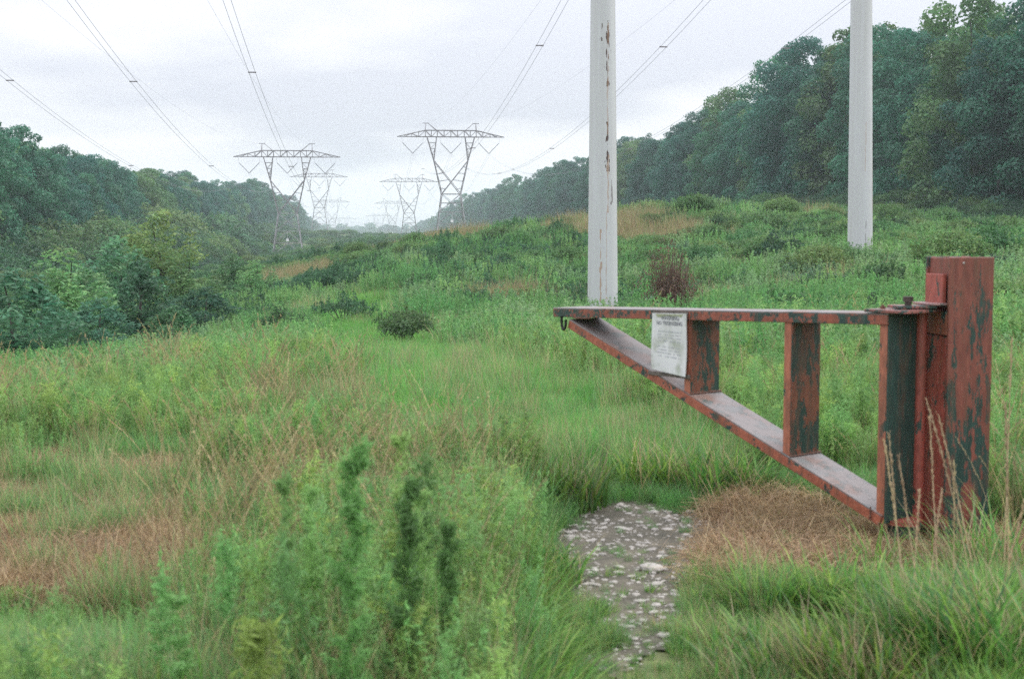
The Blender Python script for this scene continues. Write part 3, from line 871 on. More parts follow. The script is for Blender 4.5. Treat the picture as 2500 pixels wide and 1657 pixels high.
def stalk(h, lean, az, w, col, seed, head=.28, spik=26, hw=.018, bow=.25, pos=(0, 0)):
    """Thin stem with a loose seed head, as crossed ribbons."""
    rng = np.random.default_rng(seed); segs = 6
    D = np.array([math.cos(az), math.sin(az), 0])
    pts = []
    for k in range(segs + 1):
        tt = k / segs
        pts.append(np.array([pos[0], pos[1], -.02]) + D * (h * (lean * tt + bow * tt ** 2.6)) + np.array([0, 0, h * (tt - .35 * bow * tt ** 3)]))
    pts = np.array(pts); V, Fc = [], []
    for ax in (np.array([1, 0, 0.]), np.array([0, 1., 0])):
        b = len(V)
        for k, p_ in enumerate(pts):
            ww = w * (1 - .6 * k / segs) * .5; V += [p_ - ax * ww, p_ + ax * ww]
        for k in range(segs): Fc.append((b + 2 * k, b + 2 * k + 1, b + 2 * k + 3, b + 2 * k + 2))
    for i in range(spik):
        tt = 1 - head * rng.random(); f = tt * segs; k = min(segs - 1, int(f)); p_ = pts[k] * (1 - (f - k)) + pts[k + 1] * (f - k)
        d = pts[k + 1] - pts[k]; d /= np.linalg.norm(d); o = rng.normal(size=3); o -= d * (o @ d); o /= np.linalg.norm(o)
        L = rng.uniform(.6, 1.3) * hw; e = p_ + d * L + o * L * .55; s_ = np.cross(d, o) * hw * .16
        b = len(V); V += [p_ - s_ * .4, p_ + s_ * .4, e + s_, e - s_]; Fc.append((b, b + 1, b + 2, b + 3))
    c = np.tile(np.array(col) * rng.uniform(.8, 1.2), (len(Fc), 1))
    return np.array(V), np.array(Fc), c
def weed(h, seed, col, nleaf=220, lsize=.05, asp=.22, stems=4, rad=.09):
    """Leafy upright weed: stems clothed with narrow leaves."""
    rng = np.random.default_rng(seed); V, Fc, Cc = [], [], []
    Cs, Ns = [], []
    for s in range(stems):
        az = rng.uniform(0, 6.28); ln = rng.uniform(.02, .22); hh = h * rng.uniform(.7, 1.1); b0 = rng.normal(size=2) * rad * .4
        D = np.array([math.cos(az), math.sin(az)])
        tt = rng.random(nleaf // stems) ** .8
        x = b0[0] + D[0] * hh * ln * tt ** 1.4; y = b0[1] + D[1] * hh * ln * tt ** 1.4; z = hh * (.05 + .95 * tt)
        ph = rng.uniform(0, 6.28, len(tt)); rr = lsize * .55 * (1.3 - tt)
        Cs.append(np.stack([x + rr * np.cos(ph), y + rr * np.sin(ph), z], 1))
        Ns.append(np.stack([np.cos(ph) * .5 + rng.normal(size=len(tt)) * .4, np.sin(ph) * .5 + rng.normal(size=len(tt)) * .4, rng.uniform(.2, 1, len(tt))], 1))
        b = 0
        w = .0025 + .002 * h
        st = np.array([[b0[0] - w, b0[1], -.02], [b0[0] + w, b0[1], -.02], [b0[0] + D[0] * hh * ln + w * .3, b0[1] + D[1] * hh * ln, hh], [b0[0] + D[0] * hh * ln - w * .3, b0[1] + D[1] * hh * ln, hh]])
        V.append((st, np.array([[0, 1, 2, 3]]), np.array([np.array(col) * .9])))
    C = np.concatenate(Cs); LV, LF = leaf_quads(C, np.concatenate(Ns), lsize, asp, rng)
    cc = np.array(col) * rng.uniform(.7, 1.35, (len(LF), 1))
    V.append((LV, LF, cc))
    return merge(V)
def plume(h, seed, col, n=1500, lsize=.035, rad=.10):
    """Feathery weed: many short side sprays set with thread-like leaves."""
    rng = np.random.default_rng(seed)
    tt = rng.random(n) ** .85; spray = rng.integers(0, 46, n)
    sp_h = np.sort(rng.random(46)); sp_a = rng.uniform(0, 6.28, 46); sp_l = rad * (1.25 - sp_h) * rng.uniform(.5, 1.2, 46) + .02
    d = rng.random(n)
    x = np.cos(sp_a[spray]) * sp_l[spray] * d; y = np.sin(sp_a[spray]) * sp_l[spray] * d
    z = h * (.08 + .88 * sp_h[spray]) + sp_l[spray] * d * 1.1
    C = np.stack([x, y, z], 1) + rng.normal(size=(n, 3)) * .008
    N = rng.normal(size=(n, 3)) + np.stack([-y, x, x * 0], 1) * 6
    LV, LF = leaf_quads(C, N, lsize, .16, rng)
    cc = np.array(col) * rng.uniform(.75, 1.3, (len(LF), 1))
    w = .004
    st = np.array([[-w, 0, -.03], [w, 0, -.03], [w * .2, 0, h], [-w * .2, 0, h]])
    st2 = st[:, [1, 0, 2]]
    return merge([(LV, LF, cc), (st, np.array([[0, 1, 2, 3]]), np.array([col])), (st2, np.array([[0, 1, 2, 3]]), np.array([col]))])

GREEN = [(.15, .325, .085), (.13, .295, .09), (.19, .36, .09), (.105, .27, .085)]
COARSE = [(.11, .26, .05), (.16, .31, .055), (.22, .35, .07), (.075, .20, .05)]
LUSH = [(.14, .375, .07), (.185, .42, .075), (.12, .34, .07)]
TAN = [(.41, .34, .17), (.33, .27, .14), (.47, .40, .23), (.25, .21, .11)]
STRAW = [(.42, .305, .165), (.32, .225, .12), (.50, .385, .23), (.22, .15, .08)]
def M(name, parts):
    V, Fc, C = parts if isinstance(parts, tuple) else merge(parts)
    me = mesh_np(name, V, Fc, np.clip(C, .005, .9)); me.materials.append(M_GRASS); return me
# 0-3 medium green grass, 4-5 green+tan, 6-7 tan tufts, 8-9 leafy weeds, 10-11 lush track
NEAR = []
for k in range(4): NEAR.append(M('tuft', [blades(75, .16, .16, .42, .006, .7, GREEN + [TAN[k % 4]] * (k % 2), 300 + k)]))
for k in range(2): NEAR.append(M('tuft', [blades(55, .16, .2, .5, .005, .5, GREEN, 310 + k), blades(28, .16, .25, .6, .0035, .4, TAN, 320 + k)]))
for k in range(2): NEAR.append(M('tuft', [blades(60, .15, .25, .62, .0035, .45, TAN, 330 + k)] + [stalk(random.uniform(.5, .8), random.uniform(0, .15), random.uniform(0, 6.28), .003, TAN[j % 4], 340 + k * 10 + j, pos=(random.uniform(-.1, .1), random.uniform(-.1, .1))) for j in range(5)]))
for k in range(2): NEAR.append(M('tuft', [weed(.46, 350 + k, (.22, .39, .12), 800, .026, .24, 11, .2), blades(25, .14, .15, .35, .005, .6, GREEN, 360 + k)]))
for k in range(2): NEAR.append(M('tuft', [blades(95, .17, .12, .34, .0045, .55, LUSH, 370 + k)]))
# 12-13 broad coarse foreground blades
for k in range(2): NEAR.append(M('tuft', [blades(40, .15, .18, .46, .0125, .85, COARSE, 380 + k, 5), blades(7, .15, .2, .5, .005, .6, TAN, 385 + k, 4)]))
# 14-15 matted straw
def mat_straw(seed):
    rng = np.random.default_rng(seed); n = 130
    c = np.stack([rng.normal(size=n) * .11, rng.normal(size=n) * .11, rng.uniform(.005, .11, n)], 1)
    th = rng.uniform(0, 6.28, n); el = rng.normal(size=n) * .45 + .15; L = rng.uniform(.05, .17, n)
    d = np.stack([np.cos(th) * np.cos(el), np.sin(th) * np.cos(el), np.sin(el)], 1) * L[:, None]
    s = np.stack([-np.sin(th), np.cos(th), rng.normal(size=n) * .5], 1); s = s / np.linalg.norm(s, axis=1, keepdims=True) * .0017
    mid = c + np.array([0, 0, 1]) * (rng.uniform(-.01, .03, n))[:, None]
    V = np.stack([c - d - s, c - d + s, mid + s, mid - s, c + d + s * .5, c + d - s * .5], 1)
    b = (np.arange(n) * 6)[:, None]
    Fc = np.concatenate([b + np.array([[0, 1, 2, 3]]), b + np.array([[3, 2, 4, 5]])], 1).reshape(-1, 4)
    cc = np.array(STRAW)[rng.integers(0, 4, n)] * rng.uniform(.75, 1.3, (n, 1))
    return V.reshape(-1, 3), Fc, np.repeat(cc, 2, 0)
for k in range(2): NEAR.append(M('tuft', [mat_straw(390 + k), blades(26, .16, .06, .15, .0028, 1.1, STRAW, 395 + k)]))
# 16-17 soft feathery clumps
def shifted(pr, dx, dy): V, Fc, C = pr; return V + np.array([dx, dy, 0]), Fc, C
for k in range(2): NEAR.append(M('tuft', [shifted(plume(random.uniform(.38, .62), 640 + k * 7 + j, [(.26, .42, .12), (.21, .38, .13), (.30, .44, .12)][j % 3], 420, .03, .09), random.uniform(-.13, .13), random.uniform(-.13, .13)) for j in range(5)]))
for k in range(2): NEAR.append(M('tuft', [blades(70, .16, .12, .36, .0032, .5, STRAW, 660 + k), blades(40, .16, .08, .25, .003, .9, STRAW, 664 + k)]))
grass_src = src_collection('grass_source', NEAR, 'grass_tuft')
# tufts for farther away: wider footprint
FAR = []
for k in range(3): FAR.append(M('tuft', [blades(120, .38, .25, .6, .011, .6, GREEN + [TAN[k]], 400 + k, 2)]))
for k in range(2): FAR.append(M('tuft', [blades(120, .38, .3, .7, .009, .45, TAN + GREEN[:2 - k], 410 + k, 2)]))
for k in range(3): FAR.append(M('tuft', [weed(.62, 420 + k, [(.14, .32, .10), (.22, .36, .16), (.20, .37, .12)][k], 800, .055, .30, 15, .5)]))
for k in range(2): FAR.append(M('tuft', [blades(140, .36, .2, .45, .010, .5, LUSH, 430 + k, 2)]))
RUS = [(.29, .23, .12), (.24, .18, .10), (.34, .28, .15), (.17, .23, .08), (.2, .26, .09)]
for k in range(2): FAR.append(M('tuft', [blades(150, .40, .3, .75, .011, .4, RUS, 440 + k, 2)]))
far_src = src_collection('far_grass_source', FAR, 'grass_tuft')

# track centre line (world)
TR = np.array([(.35, 9.0), (-.15, 12), (-.85, 17), (-1.7, 23), (-2.9, 31), (-4.2, 40), (-5.6, 50)])
def track_x(y): return np.interp(y, TR[:, 1], TR[:, 0])
def straw_right(x, y): return np.minimum(np.hypot((x - 1.38) / .55, (y - 6.35) / 1.1), np.hypot((x - 2.2) / .5, (y - 6.1) / .6)) < 1 + (fbm(x * 3, y * 3, 4) - .5) * .6
def straw_left(x, y): return (y > 5.45 + .1 * x + (fbm(x * 2.5, y * 2.5, 16) - .5) * 1.6) & (y < 8.2 + (fbm(x * 2.2, y * 1.8, 17) - .5) * 3) & (x < -.215 * y + (fbm(x * 2, y * 2, 6) - .5) * .8)
n = 41000
Y = 3.55 * np.exp(RNG.uniform(0, math.log(21 / 3.55), n)); X = RNG.uniform(-.64, .64, n) * Y
nzv = fbm(X * .9, Y * .9, 50); nz2 = fbm(X * 2.2, Y * 2.2, 60)
idx_ = np.where(nzv < .46, RNG.integers(0, 4, n), np.where(nzv < .56, RNG.choice([4, 16, 8, 9, 0, 2], n), RNG.choice([8, 9, 1, 3, 8, 16, 17], n)))
scl = RNG.uniform(.75, 1.25, n)
tanb = (nz2 > .70) & (Y > 6); idx_ = np.where(tanb, RNG.choice([6, 4, 5], n), idx_)
scl = np.where((Y > 6.5) & (X < track_x(Y) - .5), scl * (.55 + .5 * nz2), scl) * np.clip(.8 + (Y - 8) * .04, .8, 1.25)
meadow = (X > track_x(Y) - 1.0 + .4 * nzv) & (Y > 7.8)
idx_ = np.where(meadow & (RNG.random(n) < .9), RNG.choice([0, 1, 2, 3, 4, 10, 11, 16, 17, 8, 9, 5], n), idx_); scl = np.where(meadow, scl * (.65 + .4 * nz2), scl)
tr = (np.abs(X - track_x(Y)) < 1.05 * (.75 + .5 * nz2)) & (Y > 8.0)
idx_ = np.where(tr, RNG.choice([10, 11, 10, 11, 10, 11, 0, 4], n), idx_); scl = np.where(tr, scl * (.6 + .45 * nz2), scl)
fl_ = (Y < 9) & (X < .2) & (X > -2.2) & (RNG.random(n) < .12); idx_ = np.where(fl_, RNG.choice([4, 5], n), idx_)
pm = (X < .25) & (X > -2.2) & (Y < 6.8) & (RNG.random(n) < .62); idx_ = np.where(pm, RNG.choice([0, 1, 2, 3, 4, 5, 12, 10], n), idx_)
fore = (Y < 5.6) & (X > -.1); idx_ = np.where(fore & (RNG.random(n) < .8), RNG.choice([12, 13, 12, 13], n), idx_); scl = np.where(fore, scl * .8, scl)
sr = straw_right(X, Y); sl = straw_left(X, Y)
idx_ = np.where((sr & (RNG.random(n) < .93)) | (sl & (RNG.random(n) < .96)), RNG.choice([14, 15], n), idx_)
scl = np.where(sl & ~np.isin(idx_, [14, 15]), scl * .5, scl); odd = sr & ~np.isin(idx_, [14, 15]); scl = np.where(odd, scl * .28, scl)
slt = sl & (RNG.random(n) < .55)
idx_ = np.where(slt, RNG.choice([18, 19], n), idx_); scl = np.where(slt, scl * .75, scl)
gsl = sl & (fbm(X * 2.6, Y * 2.0, 120) > .58) & (RNG.random(n) < .55); idx_ = np.where(gsl, RNG.choice([4, 0, 5, 1], n), idx_); scl = np.where(gsl, RNG.uniform(.4, .75, n), scl)
edge_sr = sr & (RNG.random(n) < .28); idx_ = np.where(edge_sr, RNG.choice([18, 19], n), idx_); scl = np.where(edge_sr, scl * .5, scl)
HT = np.array([.42, .42, .42, .42, .6, .6, .62, .62, .46, .46, .34, .34, .46, .46, .2, .2, .6, .6, .38, .38])
capz = np.where(X / Y < -.22, np.maximum(.14, 1.47 - .272 * Y), np.where(X / Y < -.16, np.maximum(.25, 1.6 - .25 * Y), 9.0))
capz = np.where((Y < 6.6) & ~sl, capz, 9.0)
scl = np.minimum(scl, capz / HT[idx_])
gxx = (fbm(X * 3, Y * 3, 9) - .5) * .5
bare = in_patch(X + gxx, Y + gxx, -.02)
near_patch = in_patch(X, Y, .45)
keep = ~bare | (RNG.random(n) < np.where(Y < 5.0, .75, np.where(Y < 5.5, .3, .16)))
scl = np.where(near_patch & ~sr, scl * .42, scl)
bm_ = bare & (RNG.random(n) < .6); idx_ = np.where(bm_, RNG.choice([14, 15], n), idx_); scl = np.where(bare, scl * np.where(bm_, .5, .35), scl)
front_gate = (X > .1) & (X < 2.3) & (Y < 7.9) & ~sr
idx_ = np.where(front_gate, np.where(Y > 6.2, RNG.choice([0, 2, 3, 11], n), RNG.choice([12, 13, 0, 4], n)), idx_)
lim = np.where((X < 1.3) & (Y < 5.2), .30, .6)
scl = np.where(front_gate, np.minimum(scl, lim), scl)
rf = (X > 1.0) & (Y < 5.4); idx_ = np.where(rf, RNG.choice([12, 13], n), idx_); scl = np.where(rf, np.minimum(scl, .7), scl)
scl = np.where((X > 1.35) & (Y > 5.3) & (Y < 7.2), scl * .75, scl)
X, Y, idx_, scl = X[keep], Y[keep], idx_[keep], scl[keep]
sz3 = np.column_stack([scl, scl, scl * RNG.uniform(.8, 1.15, len(X))])
scatter('grass', np.column_stack([X, Y, H(X, Y)]), np.column_stack([RNG.normal(size=(len(X), 2)) * .08, RNG.uniform(0, 6.28, len(X))]), sz3, idx_, grass_src,
        'wild green and straw coloured grass filling the foreground around the gate', 'grass')

n = 34000
Y = 13 * np.exp(RNG.uniform(0, math.log(115 / 13), n)); X = RNG.uniform(-.6, .6, n) * Y
nzv = fbm(X * .25, Y * .18, 70); nz2 = fbm(X * .5, Y * .3, 80)
nz3 = fbm(X * .22 + 5, Y * .12, 91)
idx_ = np.where(nz3 < .40, RNG.choice([5, 0, 5, 1], n), np.where(nz3 < .52, RNG.choice([0, 1, 2, 7], n), np.where(nz3 < .62, RNG.choice([6, 6, 2], n), RNG.choice([7, 7, 8, 5], n))))
idx_ = np.where((nz2 > .62), RNG.choice([3, 4, 0, 1, 2], n), idx_)
scl = RNG.uniform(.8, 1.25, n) * np.clip(.75 + Y / 60, .9, 1.5)
scl = np.where(X < track_x(Y) - 1, scl * .78, scl)
rightside = (X > track_x(Y) - .5) & (X < track_x(Y) + 4.5) & (Y < 34)
idx_ = np.where(rightside & (RNG.random(n) < .85), RNG.choice([0, 1, 2, 8, 9, 3, 5, 7, 6], n), idx_); scl = np.where(rightside, scl * .85, scl)
tr = np.abs(X - track_x(Y)) < (1.15 + Y * .010) * (.75 + .5 * nz2); tr &= Y < 60
idx_ = np.where(tr, RNG.choice([8, 9, 8, 9, 8, 9, 0], n), idx_); scl = np.where(tr, scl * (.5 + .35 * nz2), scl)
op = in_open(X, Y)
idx_ = np.where(op, RNG.choice([10, 11, 10, 3], n), idx_); scl = np.where(op, scl * 1.25, scl)
keep = (X > xl(Y)) & (X < xr(Y) + 4) & (RNG.random(n) < np.clip((Y - 13) / 8, .15, 1))
X, Y, idx_, scl = X[keep], Y[keep], idx_[keep], scl[keep]
scatter('meadow_grass', np.column_stack([X, Y, H(X, Y)]), np.column_stack([RNG.normal(size=(len(X), 2)) * .06, RNG.uniform(0, 6.28, len(X))]),
        np.column_stack([scl, scl, scl * RNG.uniform(.75, 1.2, len(X))]), idx_, far_src, 'tall mixed grass and weeds covering the field beyond the gate', 'grass')

# standing dry seed stalks through the field
dry_src = src_collection('dry_stalk_source', [M('stalk', [stalk(random.uniform(.75, 1.05), random.uniform(.02, .18), random.uniform(0, 6.28), .0045, TAN[j % 4], 500 + k * 10 + j, .35, 40, .014, .22, (random.uniform(-.07, .07), random.uniform(-.07, .07))) for j in range(4)]) for k in range(5)], 'dry_stalk')
n = 1000
Y = 5.2 * np.exp(RNG.uniform(0, math.log(30 / 5.2), n)); X = RNG.uniform(-.42, .42, n) * Y
keep = (fbm(X * .6, Y * .5, 90) > .52) & ~straw_left(X, Y) & ~((X < -.22 * Y) & (Y < 12)) & (np.abs(X - track_x(Y)) > .9) & ~((X > .0) & (X < 2.1) & (Y < 8.4))
X, Y = X[keep], Y[keep]
Yb = RNG.uniform(4.3, 8.0, 170); Xb = Yb * RNG.uniform(-.25, -.005, 170); X = np.concatenate([X, Xb]); Y = np.concatenate([Y, Yb]); s = RNG.uniform(.5, .82, len(X))
scatter('dry_grass', np.column_stack([X, Y, H(X, Y)]), np.column_stack([RNG.normal(size=(len(X), 2)) * .1, RNG.uniform(0, 6.28, len(X))]), np.column_stack([s, s, s]), RNG.integers(0, 5, len(X)), dry_src,
        'thin straw coloured seed stalks standing up through the green weeds', 'grass')

# feathery weeds close to the camera
PL = {}
def plume_mesh(kind, col, h, seed, n=2600, rad=.12):
    me = M('foliage', plume(h, seed, col, n, .035, rad)); return me
pl_dark = plume_mesh('dark', (.16, .32, .095), 1.0, 600, 2600, .05)
pl_dark2 = plume_mesh('dark2', (.15, .30, .09), .9, 601, 2600, .05)
pl_mid = plume_mesh('mid', (.22, .38, .12), 1.0, 602, 1300, .065)
pl_yel = plume_mesh('yel', (.27, .40, .10), .6, 603, 1500, .10)
pl_mid2 = plume_mesh('mid2', (.20, .36, .12), .9, 604, 1200, .06)
for (u, vtop, Yp, me, lb) in (
        (828, 1040, 3.5, pl_dark, 'dark green feathery weed, the taller dark one close to the camera'),
        (985, 1150, 3.7, pl_dark2, 'dark green feathery weed just right of the taller dark one'),
        (700, 1120, 3.9, pl_mid, 'pale green feathery weed left of the dark ones'),
        
        (1045, 1070, 4.3, pl_mid2, 'pale green feathery weed right of the dark ones'),
        
        
        (610, 1500, 3.2, pl_yel, 'yellow green feathery weed at the bottom, left of the dark ones'),
        
        (365, 1370, 3.7, pl_mid2, 'pale green feathery weed in front of the left straw patch'),
        
        (1075, 1250, 3.9, pl_dark2, 'small dark feathery weed right of the pale ones'),
         (560, 1290, 4.1, pl_mid2, 'short slender pale weed beside the left straw patch'),
        (745, 1150, 4.0, pl_mid, 'slender pale weed touching the left side of the dark ones'), 
        (950, 1020, 4.5, pl_mid, 'slender tall weed above the shorter dark one'), (1010, 1150, 4.0, pl_mid, 'slender pale weed touching the right side of the shorter dark one'),
         (440, 1420, 3.6, pl_mid, 'short pale weed in front of the left straw patch middle')):
    x = (u - 1250) / F * Yp; z = h1(x, Yp); top = at(u, vtop, Yp)[2]
    hn = {pl_dark: 1.0, pl_dark2: .9, pl_mid: 1.0, pl_yel: .6, pl_mid2: .9}[me]
    s = (top - z) / hn * .97
    o = link('feathery_weed', me); o.location = (x, Yp, z); o.scale = (max(.75, s), max(.75, s), s); o.rotation_euler = (rg.uniform(-.06, .06), rg.uniform(-.06, .06), rg.uniform(0, 6.28))
    tag(o, lb, 'weed', 'feathery weeds close to the camera')

# tall stalks leaning across the gate post, and the blade tussock in the near right corner
def stalk_px(base, tip, Y0, Y1, seed, w=.005, col=(.42, .32, .2), label='', bow=.12, head=.4):
    b = at(base[0], base[1], Y0); b[2] = h1(b[0], b[1]); e = at(tip[0], tip[1], Y1)
    d = e - b; V, Fc = [], []
    segs = 10; pts = []
    side = np.array([d[0], d[1], 0.0])
    for k in range(segs + 1):
        tt = k / segs
        p_ = b + d * tt; p_[2] += bow * abs(d[0]) * math.sin(tt * math.pi) * 1.2; pts.append(p_)
    mb = MB(); mb.tube(pts, [w * (.55 - .03 * k) for k in range(segs + 1)], 5)
    o = empty('dry_stalk', b, 0)
    st = mb.build('stem', M_STALK, o); st.data.transform(Matrix.Translation(-Vector(b)))
    rng = np.random.default_rng(seed); VV, FF = [], []
    for i in range(60):
        tt = 1 - head * rng.random(); f = tt * segs; k = min(segs - 1, int(f)); p_ = pts[k] * (1 - (f - k)) + pts[k + 1] * (f - k) - b
        dd = (pts[k + 1] - pts[k]) / np.linalg.norm(pts[k + 1] - pts[k]); oo = rng.normal(size=3); oo -= dd * (oo @ dd); oo /= np.linalg.norm(oo)
        L = rng.uniform(.5, 1.2) * .02; e2 = p_ + dd * L + oo * L * .35; s_ = np.cross(dd, oo) * .0022
        n0 = len(VV); VV += [p_ - s_, p_ + s_, e2 + s_, e2 - s_]; FF.append((n0, n0 + 1, n0 + 2, n0 + 3))
    hd = link('seed_head', mesh_np('seed_head', np.array(VV), np.array(FF), np.tile(np.array(col) * rng.uniform(.8, 1.15), (len(FF), 1))), M_GRASS, o)
    hd['kind'] = 'stuff'
    tag(o, label, 'grass stalk', 'dry seed stalks in front of the gate post')
M_STALK = plain('dry_stem', (.38, .28, .16), .7, 0, .25, 30)
for args in (((2218, 1480), (2170, 1060), 4.9, 5.1, 1, 'dry stalk rising straight before the dark stile, leftmost of the stalks'),
             ((2235, 1500), (2160, 1080), 4.8, 5.0, 2, 'dry stalk leaning left across the dark stile'),
             ((2262, 1490), (2195, 1120), 4.9, 5.1, 3, 'dry stalk crossing the lower hinge on a slight left lean'),
             ((2225, 1450), (2245, 1195), 5.0, 5.2, 4, 'short pale stalk rising to the right before the red plate'),
             ((2300, 1480), (2270, 1020), 4.9, 5.2, 5, 'long stalk bent left in front of the post corner'),
             ((2410, 1400), (2262, 975), 4.9, 5.1, 6, 'longest stalk arching left across the whole gate post'),
             ((2425, 1330), (2290, 1010), 4.8, 5.1, 7, 'stalk running beside the longest one across the post'),
             ((2330, 1470), (2330, 1135), 5.0, 5.1, 8, 'upright stalk in front of the green lower post'),
             ((2250, 1470), (2300, 1190), 4.7, 4.9, 9, 'pale bright stalk leaning right over the red plate'),
             ((2470, 1480), (2455, 985), 4.9, 5.1, 10, 'upright feathered stalk right of the post'),
             ((2405, 1500), (2500, 1225), 4.6, 4.7, 11, 'stalk leaning right out of the picture beside the post'),
             ((2450, 1430), (2470, 830), 5.6, 5.8, 12, 'tallest greenish stalk right of the post')):
    stalk_px(args[0], args[1], args[2], args[3], args[4], label=args[5], bow=.25 if args[4] in (6, 7) else .08)

def tussock(u, v, Yp, label, n=150, h=(.25, .5), w=.0135, cols_=None, rad=.2, bias=(-.6, 0), seed=1):
    x = (u - 1250) / F * Yp
    me = M('blades', [blades(n, rad, h[0], h[1], w, .75, cols_ or COARSE, seed, 6, .85, bias), blades(n // 2, rad, h[0], h[1] * 1.15, .0055, .6, TAN, seed + 1, 5, .8, bias)])
    o = link('grass_tussock', me); o.location = (x, Yp, h1(x, Yp)); tag(o, label, 'grass', 'coarse grass tussocks around the bare patch'); return o
tussock(2330, 1500, 4.55, 'large coarse green and yellow tussock before the gate post foot', 240, (.26, .46), seed=700)
tussock(2480, 1450, 4.35, 'tall coarse tussock at the right border', 220, (.32, .55), bias=(-.3, 0), seed=702)
tussock(2120, 1560, 4.4, 'green tussock in the near right, left of the large coarse one', 220, (.2, .36), seed=704)
tussock(1880, 1560, 4.45, 'low green tussock right of the bare patch', 180, (.12, .24), seed=706)
tussock(1800, 1490, 4.8, 'small green tussock at the right edge of the bare patch', 110, (.1, .22), rad=.12, seed=708)
tussock(2230, 1600, 4.1, 'green tussock at the bottom border below the gate post', 180, (.15, .3), seed=710)
tussock(1610, 1170, 7.9, 'arching green tussock behind the bare patch, below the sign', 170, (.2, .42), bias=(0, -.2), seed=712)
tussock(1780, 1190, 7.6, 'arching green tussock below the second gate upright', 170, (.25, .42), bias=(0, -.2), seed=714)
tussock(1390, 1210, 7.4, 'green tussock at the far left corner of the bare patch', 170, (.22, .4), bias=(.2, 0), seed=716)
tussock(1640, 1500, 5.15, 'tiny brown and green tuft in the middle of the bare patch', 60, (.04, .09), .004, rad=.05, seed=718)
tussock(2160, 1380, 5.9, 'thin green tuft at the foot of the gate stile', 40, (.18, .36), .009, rad=.08, seed=720)
tussock(2345, 1400, 5.75, 'thin mixed tussock half hiding the gate post foot', 60, (.2, .4), .007, rad=.14, seed=724)
tussock(2450, 1400, 5.9, 'green tussock just right of the gate post foot', 90, (.22, .45), .008, rad=.14, seed=726)
tussock(1310, 1400, 5.8, 'green tussock along the left edge of the bare patch', 190, (.12, .26), bias=(.1, 0), seed=722)

# ------------------------------------------------------------------ gate
G0 = np.array([1.65, 6.3]); gdir = np.array([-.636, .7717]); ndir = np.array([.7717, .636])
ZT0, ZT1 = 1.10, 1.03; LEN = 2.2; WD = .23
def gpnt(s, z, d=0.0):
    q_ = G0 + gdir * s + ndir * d; return np.array([q_[0], q_[1], z])
g3 = np.array([*gdir, 0]); n3 = np.array([*ndir, 0]); z3 = np.array([0, 0, 1.0])
M_RAIL = paint_material('rail_paint', .50, scale=11, stretch=.8)
M_DIAG = paint_material('brace_paint', .43, red=(.31, .095, .055), scale=10, stretch=.7)
M_TOP = paint_material('worn_sky_sheen_paint', .46, red=(.19, .10, .07), scale=11, stretch=1, rough=.5, grey=.8)  # worn paint; its grey also puts sky sheen on upward faces into the colour
M_UP = paint_material('upright_paint', .50, red=(.19, .065, .038), scale=12, stretch=.4)
M_STILE = paint_material('stile_paint', .66, scale=7, stretch=.3)
M_EDGE = paint_material('edge_paint', .40, red=(.34, .12, .07), scale=9, stretch=.4)
M_POST = paint_material('post_paint', .475, red=(.20, .06, .042), scale=13, stretch=.22, zlo=(.2, .95))
M_PLATE = paint_material('plate_paint', .42, red=(.31, .075, .055), scale=12, stretch=.4)
M_HINGE = paint_material('hinge_paint', .50, red=(.25, .09, .075), scale=12, stretch=1)
gate = empty('swing_gate', gpnt(0, 0), 0)
org = gpnt(0, 0)
def part(mb, name, mat, bevel=.0025, parent=None, label=None, smooth=False):
    mb.v = [tuple(np.array(v_) - org) for v_ in mb.v]
    o = mb.build(name, mat, parent or gate, smooth, bevel, label); return o
def channel(A, B, up, name, web_mat, fl_mat, label=None, fl=.052, th=.008, w=WD, d0=0.0, web_top=True):
    """C channel from A to B (points on the near side face). The web spans along ndir; flanges hang along -up."""
    A = np.array(A); B = np.array(B); d = B - A; L = np.linalg.norm(d); d /= L
    up = np.array(up, float); up = up - d * (up @ d); up /= np.linalg.norm(up)
    web = MB(); mid = (A + B) / 2
    web.box(mid + n3 * (w / 2 + d0) - up * th / 2, d * L / 2, n3 * (w / 2), up * th / 2)
    f1 = MB()
    f1.box(mid + n3 * (th / 2 + d0) - up * (th + (fl - th) / 2), d * L / 2, n3 * th / 2, up * (fl - th) / 2)
    f1.box(mid + n3 * (w - th / 2 + d0) - up * (th + (fl - th) / 2), d * L / 2, n3 * th / 2, up * (fl - th) / 2)
    o = part(web, name, web_mat, label=label)
    f = part(f1, 'flange', fl_mat, parent=o)
    return o
# top rail: web up
slope = (ZT1 - ZT0) / LEN
tip = gpnt(LEN + .03, ZT1)
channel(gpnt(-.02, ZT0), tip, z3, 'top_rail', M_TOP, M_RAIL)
# side lip and tip cap of the rail
m_ = MB(); m_.box(gpnt(LEN + .033, ZT1 - .027, WD / 2), g3 * .003, n3 * (WD / 2 - .006), z3 * .022); part(m_, 'end_plate', plain('dark_green_paint', (.025, .06, .05), .5, 0, .4, 20))
# diagonal brace: web up
A = gpnt(-.012, .193); B = gpnt(2.09, .972)
channel(A, B, z3, 'diagonal_brace', M_TOP, M_DIAG)
